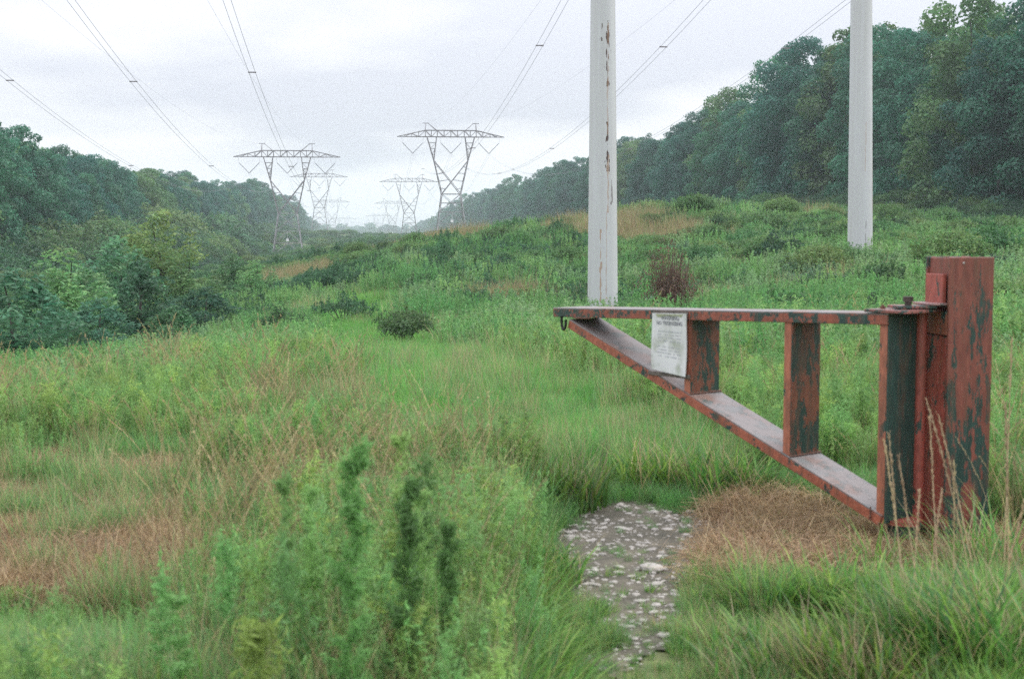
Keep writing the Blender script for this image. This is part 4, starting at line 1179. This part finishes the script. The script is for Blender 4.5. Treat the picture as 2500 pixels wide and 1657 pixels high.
# uprights: web faces the hinge side, flanges run back along the gate
def upright(s, zb, zt, wm, fm, nm='upright', w=WD - .02, fl=.05):
    a = gpnt(s, zb, .01); b = gpnt(s, zt, .01)
    return channel(a, b, -g3, nm, wm, fm, fl=fl, w=w)
ztop = lambda s: ZT0 + slope * s - .009
zdia = lambda s: .215 + (s - .045) / (2.09 - .045) * (.972 - .215)
upright(.52, zdia(.52) + .003, ztop(.52), M_UP, M_EDGE)
upright(1.17, zdia(1.17) + .003, ztop(1.17), M_UP, M_EDGE)
upright(-.022, .155, ztop(0), M_STILE, M_EDGE, 'hinge_stile', WD + .02)
def weld(a_, b_):
    m_ = MB(); n_ = 22; rr = random.Random(4); m_.tube([np.array(a_) + (np.array(b_) - np.array(a_)) * i / n_ for i in range(n_ + 1)], [.0045 * rr.uniform(.7, 1.3) for _ in range(n_ + 1)], 6); part(m_, 'weld_bead', M_WELD, 0)
M_WELD = plain('rusty_weld', (.13, .06, .04), .7, .2, .4, 90)
for s_ in (.52, 1.17):
    weld(gpnt(s_ - .003, ztop(s_) - .006, .0), gpnt(s_ - .003, ztop(s_) - .006, WD)); weld(gpnt(s_ - .003, zdia(s_) + .004, .0), gpnt(s_ - .003, zdia(s_) + .004, WD))
weld(gpnt(.05, .225, -.002), gpnt(.05, .165, -.002)); weld(gpnt(2.06, ZT1 - .05, -.002), gpnt(1.92, ZT1 - .045, -.002)); weld(gpnt(-.005, .26, .02), gpnt(-.005, .26, WD))
for (bs, bd) in ((-.06, .06), (-.06, .2), (.05, .06)):
    m_ = MB(); c_ = gpnt(bs, 1.114, bd); m_.tube([c_, c_ + np.array([0, 0, .012])], .013, 6); m_.tube([c_ + np.array([0, 0, .012]), c_ + np.array([0, 0, .02])], .007, 8); part(m_, 'bolt', M_WELD, .001)
# the stile's top plate and hinge leaves
m_ = MB(); m_.box(gpnt(-.01, 1.108, .14), g3 * .11, n3 * .15, z3 * .007); part(m_, 'top_plate', M_HINGE, .002)
m_ = MB(); m_.box(np.array([1.79, 6.36, 1.126]), np.array([.085, .02, 0]), np.array([-.015, .06, 0]), z3 * .006); part(m_, 'hinge_leaf', M_HINGE, .002)
m_ = MB(); m_.tube([(1.765, 6.33, 1.12), (1.765, 6.33, 1.158)], .016, 12); m_.tube([(1.765, 6.33, 1.150), (1.765, 6.33, 1.172)], .024, 6); part(m_, 'hinge_pin', plain('rusty_steel', (.07, .05, .045), .6, .5, .4, 40), .001)
m_ = MB(); m_.tube([(1.856, 6.43, .13), (1.856, 6.43, 1.10)], .026, 20); part(m_, 'hinge_tube', M_PLATE, .001, smooth=False)
m_ = MB(); m_.tube([(1.77, 6.35, .148), (1.77, 6.35, .165)], .085, 20); part(m_, 'lower_hinge_plate', M_PLATE, .002)
m_ = MB(); m_.tube([(1.77, 6.35, .095), (1.77, 6.35, .147)], .07, 20); part(m_, 'lower_hinge_cup', plain('dark_old_paint', (.02, .035, .032), .5, 0, .4, 25), .002)
# bottom shoe of the stile
m_ = MB(); m_.box(gpnt(-.01, .215, .13), g3 * .004, n3 * .105, z3 * .055); part(m_, 'stile_shoe', M_PLATE, .002)
# hook ring under the tip
hk = MB(); c0 = gpnt(LEN - .075, .945, -.012)
pts = [c0 + np.array([0, 0, .045]) + g3 * -.017 * 0 + (g3 * .018 * math.cos(a) + z3 * .048 * math.sin(a)) - z3 * .03 for a in np.linspace(math.pi * .95, math.pi * 2.2, 14)]
hk.tube(pts, .0075, 8); part(hk, 'hook', plain('dark_iron', (.03, .03, .03), .5, .6, .3, 30), 0, smooth=True)
tag(gate, 'open triangular steel barrier gate with peeling red and green paint', 'gate')

# gate post: wide flange steel column
PR = math.radians(15); ax = np.array([math.cos(PR), math.sin(PR), 0]); ay = np.array([-math.sin(PR), math.cos(PR), 0])
pc = np.array([1.938, 6.30, 0]); PW, PD, PH = .224, .20, 1.347
post = empty('gate_post', pc + ax * PW / 2 + ay * PD / 2, 0); org = np.array(post.location)
def pbox(name, mat, x0, x1, y0, y1, z0, z1, bevel=.003, parent=None, label=None):
    m_ = MB(); c = pc + ax * (x0 + x1) / 2 + ay * (y0 + y1) / 2 + z3 * (z0 + z1) / 2
    m_.box(c, ax * (x1 - x0) / 2, ay * (y1 - y0) / 2, z3 * (z1 - z0) / 2)
    return part(m_, name, mat, bevel, parent or post, label)
pbox('flange', M_POST, 0, PW, 0, .014, -.3, PH)
pbox('flange', M_POST, 0, PW, PD - .014, PD, -.3, PH)
pbox('web', M_POST, PW / 2 - .006, PW / 2 + .006, .0145, PD - .0145, -.3, PH - .002)
# plates welded over the gate side of the column
pbox('side_plate', M_PLATE, .006, .016, .016, PD - .016, .10, .995, .002)
pbox('side_plate', paint_material('upper_plate_paint', .45, red=(.25, .09, .055), scale=8), -.002, .012, .0155, PD - .0155, 1.00, 1.105, .002)
pbox('hinge_bracket', M_PLATE, -.016, .004, .03, PD - .03, 1.135, 1.272, .003)
pbox('bracket_shelf', paint_material('shelf_paint', .40, red=(.42, .17, .15), scale=9, grey=.5, rough=.35), -.075, .004, .02, PD - .02, 1.1335, 1.143, .002)
pbox('column_back_plate', M_POST, .012, .024, .016, PD - .016, 1.12, PH - .004, .002)
pbox('bolt', plain('pale_bolt', (.45, .42, .4), .5, .3, .2, 40), .062, .070, -.006, 0.0, 1.318, 1.326, .001)
tag(post, 'heavy steel column with flaking red and green paint that carries the gate', 'gate post')

# warning sign wired to the gate between the rail and the brace
sg = empty('warning_sign', gpnt(1.305, .905, -.02), 0); org = np.array(sg.location)
sL, sR = 1.432, 1.185   # gate stations of the sign's left and right edges
def sp(fx, fz, d=-.012):
    """point on the sign: fx 0 left .. 1 right, fz 0 bottom .. 1 top"""
    s = sL + (sR - sL) * fx; zb = .745 + (.722 - .745) * fx; zt = 1.036 + (1.044 - 1.036) * fx
    return gpnt(s, zb + (zt - zb) * fz, d)
m_sign, t, p = new_mat('weathered_white_sign')
geo = t.nodes.new('ShaderNodeNewGeometry'); nn = t.nodes.new('ShaderNodeTexNoise'); nn.inputs['Scale'].default_value = 14; nn.inputs['Detail'].default_value = 8
t.links.new(geo.outputs['Position'], nn.inputs['Vector']); cc = t.nodes.new('ShaderNodeValToRGB')
cc.color_ramp.elements[0].position = .28; cc.color_ramp.elements[0].color = (.34, .37, .30, 1); cc.color_ramp.elements[1].position = .52; cc.color_ramp.elements[1].color = (.60, .61, .60, 1)
t.links.new(nn.outputs['Fac'], cc.inputs[0]); t.links.new(cc.outputs[0], p.inputs['Base Color']); p.inputs['Roughness'].default_value = .6
mb = MB(); nx_, nz__ = 10, 12; grid = []
for sgn, dd in ((0, -.014), (1, -.009)):
    for j in range(nz__ + 1):
        for i in range(nx_ + 1):
            fx, fz = i / nx_, j / nz__
            wv = .003 * math.sin(fz * 5 + fx * 3) + (.007 * (1 - fz) ** 3 * fx)
            grid.append(sp(fx, fz, dd - wv))
W1 = nx_ + 1; NB = W1 * (nz__ + 1); fcs = []
for j in range(nz__):
    for i in range(nx_):
        a = j * W1 + i; fcs.append((a, a + 1, a + W1 + 1, a + W1)); fcs.append((NB + a, NB + a + W1, NB + a + W1 + 1, NB + a + 1))
for i in range(nx_): fcs += [(i, NB + i, NB + i + 1, i + 1), (NB - W1 + i, NB - W1 + i + 1, 2 * NB - W1 + i + 1, 2 * NB - W1 + i)]
for j in range(nz__): fcs += [(j * W1, (j + 1) * W1, NB + (j + 1) * W1, NB + j * W1), (j * W1 + nx_, NB + j * W1 + nx_, NB + (j + 1) * W1 + nx_, (j + 1) * W1 + nx_)]
mb.add(grid, fcs); panel = part(mb, 'panel', m_sign, 0, sg, smooth=False)
m_ = MB(); m_.box((sp(0, 0, .0) + sp(1, 0, .0)) / 2 - z3 * .012 + g3 * .01, g3 * .145, n3 * .008, z3 * .010); m_.box((sp(0, 1, 0) + sp(1, 1, 0)) / 2 + z3 * .006, g3 * .125, n3 * .005, z3 * .007)
part(m_, 'mounting_strip', plain('grey_brown_steel', (.12, .10, .085), .6, .2, .35, 30), .001, sg)
M_INK = plain('faded_black_print', (.17, .18, .20), .7, 0, .5, 120)
M_INK2 = plain('very_faded_print', (.40, .42, .44), .7, 0, .25, 160)
M_MOSS = plain('green_algae_stain', (.30, .33, .20), .8, 0, .3, 60)
def sign_text(body, fx0, fx1, fz0, fz1, mat, crop=None):
    cu = bpy.data.curves.new('lettering', 'FONT'); cu.body = body; cu.size = 1.0; cu.offset = .018
    ob = bpy.data.objects.new('lettering_source', cu); COL.objects.link(ob)
    dg = bpy.context.evaluated_depsgraph_get(); me = bpy.data.meshes.new_from_object(ob.evaluated_get(dg))
    bpy.data.objects.remove(ob)
    co = np.empty(len(me.vertices) * 3); me.vertices.foreach_get('co', co); co = co.reshape(-1, 3)
    mn, mx_ = co.min(0), co.max(0); q_ = (co - mn) / np.maximum(mx_ - mn, 1e-6)
    P_ = []
    for a_ in q_:
        fx = fx0 + (fx1 - fx0) * a_[0]; fz = fz0 + (fz1 - fz0) * a_[1]
        wv = .003 * math.sin(fz * 5 + fx * 3) + (.007 * (1 - fz) ** 3 * fx)
        P_.append(sp(fx, fz, -.0152 - wv) - org)
    me.vertices.foreach_set('co', np.array(P_, np.float32).ravel()); me.update(); me.materials.clear(); me.materials.append(mat)
    return link('lettering', me, None, sg)
sign_text('WARNING', .26, .80, .885, .965, M_INK)
sign_text('NO TRESPASSING', .13, .885, .80, .865, M_INK)
# the small print is too faded to read: broken thin lines of ink
rl = random.Random(2)
def print_lines(rows_, mat):
    m_ = MB()
    for (fz, a, b) in rows_:
        x = a
        while x < b:
            w = rl.uniform(.015, .05); x2 = min(b, x + w)
            hgt = rl.uniform(.006, .010)
            if rl.random() < .8:
                m_.add([sp(x, fz - hgt, -.0152 - (.003 * math.sin(fz * 5 + x * 3) + .007 * (1 - fz) ** 3 * x)), sp(x2, fz - hgt, -.0152 - (.003 * math.sin(fz * 5 + x2 * 3) + .007 * (1 - fz) ** 3 * x2)),
                        sp(x2, fz + hgt, -.0152 - (.003 * math.sin(fz * 5 + x2 * 3) + .007 * (1 - fz) ** 3 * x2)), sp(x, fz + hgt, -.0152 - (.003 * math.sin(fz * 5 + x * 3) + .007 * (1 - fz) ** 3 * x))], [(0, 1, 2, 3)])
            x = x2 + rl.uniform(.008, .02)
    part(m_, 'small_print', mat, 0, sg)
print_lines([(.69, .18, .86), (.635, .16, .82), (.585, .2, .84), (.53, .22, .82), (.43, .18, .80), (.375, .2, .8), (.325, .16, .84), (.27, .2, .8)], M_INK2)
m_ = MB()
edge_ = lambda fx, fz: sp(fx, fz, -.0150 - (.003 * math.sin(fz * 5 + fx * 3) + .007 * (1 - fz) ** 3 * fx))
m_.add([edge_(.10, .985), edge_(.92, .985), edge_(.86, .935), edge_(.74, .955), edge_(.6, .94), edge_(.4, .955), edge_(.3, .925), edge_(.17, .93)], [(0, 7, 6, 5, 4, 3, 2, 1)])
part(m_, 'algae_stain', M_MOSS, 0, sg)
tag(sg, 'small weathered white no trespassing sign fixed to the gate', 'sign')

# ------------------------------------------------------------------ white tubular poles
def pole_material(name, streaks):
    m, t, p = new_mat(name)
    p.inputs['Roughness'].default_value = .55
    tcn = t.nodes.new('ShaderNodeTexCoord')
    mpn = t.nodes.new('ShaderNodeMapping'); mpn.inputs['Scale'].default_value = (7, 7, .25); t.links.new(tcn.outputs['Object'], mpn.inputs[0])
    n = t.nodes.new('ShaderNodeTexNoise'); n.inputs['Scale'].default_value = 1; n.inputs['Detail'].default_value = 7; n.inputs['Roughness'].default_value = .65
    t.links.new(mpn.outputs[0], n.inputs['Vector'])
    c = t.nodes.new('ShaderNodeValToRGB'); c.color_ramp.elements[0].position = .25; c.color_ramp.elements[0].color = (.46, .46, .45, 1)
    c.color_ramp.elements[1].position = .6; c.color_ramp.elements[1].color = (.52, .53, .535, 1)
    t.links.new(n.outputs['Fac'], c.inputs[0]); last = c.outputs[0]
    sx = t.nodes.new('ShaderNodeSeparateXYZ'); t.links.new(tcn.outputs['Object'], sx.inputs[0])
    def math_(op, a, b=None):
        q_ = t.nodes.new('ShaderNodeMath'); q_.operation = op
        for i, v_ in enumerate((a, b)):
            if v_ is None: continue
            if isinstance(v_, (int, float)): q_.inputs[i].default_value = v_
            else: t.links.new(v_, q_.inputs[i])
        return q_.outputs[0]
    front = math_('LESS_THAN', sx.outputs['Y'], 0.0)
    # thin rust seams running down the pole: (x, zlow, zhigh, half width, wander, strength, ragged threshold)
    for (x0, z0, z1, hw, wan, st, thr, colr) in streaks:
        nw = t.nodes.new('ShaderNodeTexNoise'); nw.inputs['Scale'].default_value = 1.7; nw.inputs['Detail'].default_value = 4
        mw = t.nodes.new('ShaderNodeMapping'); mw.inputs['Scale'].default_value = (0, 0, 1); mw.inputs['Location'].default_value = (x0 * 9, z0, 0)
        t.links.new(tcn.outputs['Object'], mw.inputs[0]); t.links.new(mw.outputs[0], nw.inputs['Vector'])
        xo = math_('ADD', sx.outputs['X'], math_('MULTIPLY', math_('SUBTRACT', nw.outputs['Fac'], .5), wan))
        dist = math_('ABSOLUTE', math_('SUBTRACT', xo, x0))
        n2 = t.nodes.new('ShaderNodeTexNoise'); n2.inputs['Scale'].default_value = 3.2; n2.inputs['Detail'].default_value = 6
        m2 = t.nodes.new('ShaderNodeMapping'); m2.inputs['Scale'].default_value = (6, 6, 1); m2.inputs['Location'].default_value = (x0 * 5, 2, z1)
        t.links.new(tcn.outputs['Object'], m2.inputs[0]); t.links.new(m2.outputs[0], n2.inputs['Vector'])
        wv = math_('MULTIPLY', math_('MAXIMUM', math_('SUBTRACT', n2.outputs['Fac'], thr - .07), 0.0), hw * 16)
        msk = math_('LESS_THAN', dist, wv)
        msk = math_('MULTIPLY', msk, math_('MULTIPLY', math_('GREATER_THAN', sx.outputs['Z'], z0), math_('LESS_THAN', sx.outputs['Z'], z1)))
        msk = math_('MULTIPLY', math_('MULTIPLY', msk, front), st)
        mxn = t.nodes.new('ShaderNodeMix'); mxn.data_type = 'RGBA'; mxn.inputs['B'].default_value = (*colr, 1)
        t.links.new(msk, mxn.inputs['Factor']); t.links.new(last, mxn.inputs['A']); last = mxn.outputs['Result']
    t.links.new(last, p.inputs['Base Color'])
    return m
DK, OR_ = (.06, .028, .02), (.36, .22, .13)
def white_pole(u0, vbase, Yp, dia0, px_top, label, streaks, lean=0.0):
    x = (u0 - 1250) / F * Yp; z0 = h1(x, Yp) - .4
    zb = at(u0, vbase, Yp)[2]; zt = at(u0, 0, Yp)[2]
    d_top = px_top / F * Yp; k = (dia0 - d_top) / (zt - zb)
    Ht = 24.0
    o = empty('steel_pole', (x, Yp, z0), 0)
    mb = MB(); pts, rad = [], []
    for i in range(25):
        zz = Ht * i / 24; pts.append((lean * zz, 0, zz)); rad.append((dia0 - k * (zz + z0 - zb)) / 2)
    mb.tube(pts, rad, 32)
    mt = pole_material('white_pole_paint', [(s[0], s[1] - z0, s[2] - z0, *s[3:]) for s in streaks])
    mb.build('shaft', mt, o, True)
    m_ = MB(); m_.tube([(0, 0, -.3), (0, 0, .25)], dia0 * .62, 24); m_.build('footing', plain('concrete', (.32, .31, .29), .9, 0, .2, 4, .3), o)
    m_ = MB(); m_.tube([(lean * Ht, 0, Ht - .02), (lean * Ht, 0, Ht + .05)], rad[-1] * 1.05, 12); m_.build('cap', mt, o)
    tag(o, label, 'pole'); return o
Y1 = 42.0
Zp = lambda v, Yp: at(1472, v, Yp)[2]
white_pole(1472, 735, Y1, 74 / F * Y1, 59.5,
           'nearer white tubular steel pole with long rust streaks, behind the gate tip',
           [(.08, Zp(215, Y1), Zp(55, Y1), .020, .05, .95, .50, DK), (.09, Zp(420, Y1), Zp(300, Y1), .020, .06, .95, .50, DK), (.11, Zp(520, Y1), Zp(380, Y1), .008, .10, .6, .40, OR_),
            (.09, Zp(330, Y1), Zp(60, Y1), .007, .05, .45, .40, OR_), (-.10, Zp(105, Y1), Zp(62, Y1), .012, .02, .8, .5, DK), (-.10, Zp(735, Y1), Zp(560, Y1), .009, .03, .75, .42, OR_),
            (.22, Zp(500, Y1), Zp(440, Y1), .012, .05, .6, .48, DK), (.07, Zp(735, Y1), Zp(520, Y1), .005, .04, .45, .42, OR_)], -.004)
Y2 = 51.0
Zq = lambda v: at(2098, v, Y2)[2]
white_pole(2099, 607, Y2, 60 / F * Y2, 51.0,
           'farther white tubular steel pole rising from shrubs near the right forest',
           [(.30, Zq(230), Zq(20), .008, .02, .7, .44, OR_), (.31, Zq(225), Zq(185), .014, .02, .8, .48, DK), (.33, Zq(370), Zq(310), .010, .02, .7, .48, DK), (.02, Zq(420), Zq(300), .006, .04, .4, .42, OR_),
            (.08, Zq(600), Zq(540), .008, .02, .5, .46, (.12, .1, .09)), (.34, Zq(520), Zq(240), .005, .02, .4, .42, OR_)], -.013)

# ------------------------------------------------------------------ lattice towers
M_STEEL = plain('galvanised_steel', (.27, .265, .27), .55, .3, .2, .5)
M_STEEL2 = plain('weathered_galvanised_steel', (.20, .18, .185), .6, .2, .25, .5)
M_GLASSY = plain('dark_insulator', (.13, .13, .15), .3, 0, .2, 2)
M_WIRE = plain('aluminium_conductor', (.26, .26, .28), .5, .3, .1, 1)
def make_tower():
    root = empty('lattice_tower', (0, 0, 0))
    Wb, Ww, Zw, Zs, Zc, Zt = 3.9, 2.38, 11.1, 19.5, 25.4, 27.0
    m, b = .20, .10
    lerp = lambda a, c, f: np.array(a) * (1 - f) + np.array(c) * f
    # four legs, each with its own foot
    for sx in (1, -1):
        for sy in (1, -1):
            mb = MB(); mb.bar((sx * Wb, sy * Wb, -.4), (sx * Ww, sy * Ww, Zw), m)
            mb.box((sx * Wb * 1.01, sy * Wb * 1.01, .1), (.35, 0, 0), (0, .35, 0), (0, 0, .25)); mb.build('leg', M_STEEL, root)
    mb = MB()   # bracing of the body
    for (z0, z1, xb) in ((0.5, 3.6, False), (3.6, 6.6, False), (6.6, Zw, True)):
        for f in range(4):
            w0 = Wb + (Ww - Wb) * z0 / Zw; w1 = Wb + (Ww - Wb) * z1 / Zw
            c0 = [(w0, w0), (-w0, w0), (-w0, -w0), (w0, -w0)]; c1 = [(w1, w1), (-w1, w1), (-w1, -w1), (w1, -w1)]
            a0, b0 = c0[f], c0[(f + 1) % 4]; a1, b1_ = c1[f], c1[(f + 1) % 4]
            mb.bar((*a1, z1), (*b1_, z1), .15 if z1 != 3.6 else .11)
            if xb:
                mb.bar((*a0, z0), (*b1_, z1), b); mb.bar((*b0, z0), (*a1, z1), b)
                zz = (z0 + z1) / 2; wm = Wb + (Ww - Wb) * zz / Zw
                cm_ = [(wm, wm), (-wm, wm), (-wm, -wm), (wm, -wm)]; mb.bar((*cm_[f], zz), (*cm_[(f + 1) % 4], zz), .10)
            else:
                mid = ((a1[0] + b1_[0]) / 2, (a1[1] + b1_[1]) / 2); mb.bar((*a0, z0), (*mid, z1), .11); mb.bar((*b0, z0), (*mid, z1), .11)
    mb.build('body_bracing', M_STEEL, root)
    # the two arms of the V shaped head
    for sx in (1, -1):
        mb = MB()
        for sy in (1, -1):
            w_ = (sx * Ww, sy * Ww, Zw); s_ = (sx * 4.3, sy * 1.35, Zs); o_ = (sx * 6.0, sy * .95, Zc); i_ = (sx * 3.6, sy * .95, Zc)
            mb.bar(w_, s_, .17); mb.bar(s_, o_, .17); mb.bar(s_, i_, .15)
            mb.bar(s_, (-sx * Ww, sy * Ww, Zw), .155)     # long diagonal crossing over
            for f in (.25, .5, .75):
                pa, pb = lerp(s_, o_, f), lerp(s_, i_, f); mb.bar(pa, pb, .09)
                if f < .75: mb.bar(pa, lerp(s_, i_, f + .25), .09)
            for f in (.18, .38, .6, .8):
                pa = lerp(w_, s_, f)
                # ties reach the crossing diagonal
                dd = lerp((sx * 0.0, sy * 1.95, Zw + (Zs - Zw) * .355), s_, max(0, (f - .3)) / .7) if f > .3 else lerp(w_, (0, sy * 1.95, Zw + 2.98), f * 2.3)
                mb.bar(pa, dd, .08)
        for f in (.0, .3, .6, 1.0):
            pa = lerp((sx * Ww, Ww, Zw), (sx * 4.3, 1.35, Zs), f); mb.bar(pa, pa * np.array([1, -1, 1]), .10)
            if f < 1:
                pn = lerp((sx * Ww, Ww, Zw), (sx * 4.3, 1.35, Zs), f + .3 if f < .6 else 1.0); mb.bar(pa, pn * np.array([1, -1, 1]), .08)
        mb.build('head_arm', M_STEEL2, root)
    # cross arm
    mb = MB()
    xs = [-13.5, -11.6, -9.9, -8.1, -6.4, -4.9, -3.4, -1.7, 0, 1.7, 3.4, 4.9, 6.4, 8.1, 9.9, 11.6, 13.5]
    def ztop_(x): return Zt if abs(x) <= 6.4 else Zt - (Zt - Zc) * (abs(x) - 6.4) / 7.1
    def yw(x): return .95 if abs(x) <= 6.4 else .95 * (1 - (abs(x) - 6.4) / 7.1 * .85)
    for sy in (1, -1):
        for a_, c_ in zip(xs[:-1], xs[1:]):
            mb.bar((a_, sy * yw(a_), Zc), (c_, sy * yw(c_), Zc), .15); mb.bar((a_, sy * yw(a_), ztop_(a_)), (c_, sy * yw(c_), ztop_(c_)), .15)
        for i in range(1, len(xs) - 1):
            x_ = xs[i]; x2 = xs[i + 1] if i % 2 else xs[i - 1]
            if ztop_(x_) - Zc > .3: mb.bar((x_, sy * yw(x_), Zc), (x_, sy * yw(x_), ztop_(x_)), .10)
            if i % 2: 
                mb.bar((x_, sy * yw(x_), Zc), (xs[i + 1], sy * yw(xs[i + 1]), ztop_(xs[i + 1])), .12); mb.bar((x_, sy * yw(x_), Zc), (xs[i - 1], sy * yw(xs[i - 1]), ztop_(xs[i - 1])), .12)
    for i, x_ in enumerate(xs):
        mb.bar((x_, -yw(x_), Zc), (x_, yw(x_), Zc), .10)
        if i % 2 == 0 and abs(x_) <= 6.4: mb.bar((x_, -yw(x_), Zt), (x_, yw(x_), Zt), .10)
    mb.build('cross_arm', M_STEEL2, root)
    for sx in (1, -1):   # earth wire peaks
        mb = MB()
        for sy in (.95, -.95):
            mb.bar((sx * 6.4, sy, Zt), (sx * 6.3, 0, 28.75), .14); mb.bar((sx * 3.6, sy, Zt), (sx * 5.7, 0, 28.75), .11)
        mb.bar((sx * 5.5, 0, 28.78), (sx * 7.1, 0, 28.78), .16); mb.build('peak', M_STEEL2, root)
    for xc in (-9.6, 0, 9.6):   # V string insulators
        for sx in (1, -1):
            mb = MB(); a_ = np.array([xc + sx * 2.55, 0, Zc - 1.5]); e_ = np.array([xc + sx * .12, 0, Zc - 4.0])
            mb.tube([a_, e_], .085, 6); mb.build('insulator', M_GLASSY, root)
            mb = MB(); mb.bar(a_, (xc + sx * 2.75, 0, Zc), .035); mb.build('hanger', M_STEEL, root)
        mb = MB(); mb.bar((xc - .3, 0, Zc - 4.05), (xc + .3, 0, Zc - 4.05), .1); mb.bar((xc, 0, Zc - 4.0), (xc, 0, Zc - 4.3), .07); mb.build('yoke', M_STEEL, root)
    mb = MB(); mb.box((0, -3.3, 4.3), (.35, 0, 0), (0, .02, 0), (0, 0, .3)); mb.box((0, -3.28, 5.5), (.03, 0, 0), (0, .03, 0), (0, 0, 1.1)); mb.build('number_plate', plain('white_enamel', (.8, .8, .8), .5), root)
    return root
TOW = [('R', 1100.7, 334.7, 360.8), ('L', 701, 383.6, 365.5), ('R', 998.3, 444.2, 660), ('L', 779, 432.4, 671), ('R', 957.8, 497, 1042), ('L', 810.4, 494, 1042), ('R', 925, 528, 1440), ('L', 838, 535, 1460),
       ('R', 912, 546, 1850)]
ORD = {0: 'nearest', 1: 'second nearest', 2: 'third', 3: 'faint fourth', 4: 'faintest and farthest'}
proto = make_tower(); cnt = {'R': 0, 'L': 0}; tw = {'R': [], 'L': []}
tower_objs = []
for i, (sd_, u, vch, Yt) in enumerate(TOW):
    P_ = at(u, vch, Yt)
    o = proto if i == 0 else copy_tree(proto)
    tower_objs.append(o)
    o.location = (P_[0], P_[1], P_[2] - 25.4); o.rotation_euler = (0, 0, math.atan(.109))
    k = cnt[sd_]; cnt[sd_] += 1; tw[sd_].append(P_)
    nm = 'right' if sd_ == 'R' else 'left'
    tag(o, f'{ORD[k]} grey steel lattice tower of the {nm} row of power line towers', 'pylon', 'lattice towers of the power line')
# ------------------------------------------------------------------ conductors
LD = np.array([-.109, 1.0]) / math.hypot(.109, 1)
LN = np.array([LD[1], -LD[0]])
def bundle(pts, label, gap=.45, rad=.016, spacer_every=None, group='twin conductors of the power line', spacer_at=()):
    o = empty('power_line', pts[0]); org_ = np.array(pts[0])
    offs = (0,) if gap == 0 else (-gap / 2, gap / 2)
    for d in offs:
        mb = MB(); mb.tube([np.array(p_) - org_ + np.array([LN[0] * d, LN[1] * d, 0]) for p_ in pts], rad, 5, False); mb.build('conductor', M_WIRE, o)
    if gap:
        P_ = np.array(pts)
        for ys in spacer_at:
            i = int(np.argmin(np.abs(P_[:, 1] - ys))); c = P_[i] - org_
            mb = MB(); mb.bar(c - np.array([LN[0], LN[1], 0]) * gap * .62, c + np.array([LN[0], LN[1], 0]) * gap * .62, .07, .09); mb.build('spacer', M_STEEL2, o)
    tag(o, label, 'power line', group)
    return o
phase_w = {'R': ('left', 'middle', 'right'), 'L': ('left', 'middle', 'right')}
for sd_, (m0, y0_, c0_) in (('R', (9.1, 215, .00047)), ('L', (6.8, 220, .00043))):
    T1 = tw[sd_][0]
    nm = 'right' if sd_ == 'R' else 'left'
    for j, xc in enumerate((-9.6, 0, 9.6)):
        x1 = T1[0] + LN[0] * xc; y1 = T1[1] + LN[1] * xc; z1 = T1[2] - 4.3
        pts = []
        for yy in np.linspace(-70, y1, 110):
            zq = CAM[2] + m0 + c0_ * (yy - y0_) ** 2
            zend = CAM[2] + m0 + c0_ * (y1 - y0_) ** 2
            zq += (z1 - zend) * np.clip((yy - 150) / (y1 - 150), 0, 1) ** 1.5
            pts.append((x1 - .109 * (yy - y1), yy, zq))
        bundle(pts, f'pair of wires passing overhead to the {phase_w[sd_][j]} insulator of the nearest {nm} lattice tower', spacer_at=(112, 175, 240, 305, 50), rad=.014, gap=.5)
    for sx in (-6.3, 6.3):   # earth wires
        x1 = T1[0] + LN[0] * sx; y1 = T1[1] + LN[1] * sx; z1 = T1[2] + 3.4
        pts = [(x1 - .109 * (yy - y1), yy, z1 - 5.5 * (1 - ((yy - 190) / (y1 - 190)) ** 2) + (0 if yy > 190 else 0)) for yy in np.linspace(-70, y1, 80)]
        bundle(pts, f'thin earth wire passing high overhead to the {"left" if sx < 0 else "right"} peak of the nearest {nm} lattice tower', gap=0, rad=.008, group='earth wires of the power line')
    for k in range(len(tw[sd_]) - 1):
        A_, B_ = tw[sd_][k], tw[sd_][k + 1]
        if k > 2: break
        for j, xc in enumerate((-9.6, 0, 9.6)):
            a_ = A_ + np.array([LN[0] * xc, LN[1] * xc, -4.3]); b_ = B_ + np.array([LN[0] * xc, LN[1] * xc, -4.3])
            pts = [a_ * (1 - f) + b_ * f - np.array([0, 0, 40 * (f - f * f) * (.9 if k == 0 else 1.1)]) for f in np.linspace(0, 1, 40)]
            bundle(pts, f'wires strung from the {ORD[k]} to the {ORD[k+1]} {nm} lattice tower at the {phase_w[sd_][j]} insulators', gap=.5 if k == 0 else 0, rad=.016, group='far spans of the power line')

# ------------------------------------------------------------------ haze
zlo = float(gz.min()) - 1.0
hz = MB(); hx = float(np.abs(gx).max()) + 20
zhi = 90.0
hz.hexa([(-hx, -80, zlo), (hx, -80, zlo), (hx, 3450, zlo), (-hx, 3450, zlo), (-hx, -80, zhi), (hx, -80, zhi), (hx, 3450, zhi), (-hx, 3450, zhi)])
mh = bpy.data.materials.new('haze'); mh.use_nodes = True; mh.node_tree.nodes.clear()
vo = mh.node_tree.nodes.new('ShaderNodeOutputMaterial'); pv_ = mh.node_tree.nodes.new('ShaderNodeVolumePrincipled')
pv_.inputs['Color'].default_value = (.85, .95, 1.0, 1); pv_.inputs['Density'].default_value = 0.00032; pv_.inputs['Anisotropy'].default_value = .2
mh.node_tree.links.new(pv_.outputs[0], vo.inputs['Volume'])
ho = hz.build('haze', mh); tag(ho, 'thin pale haze filling the valley air', None, None, 'stuff')
print('zlo', zlo, 'hmax', float(gz.max()))
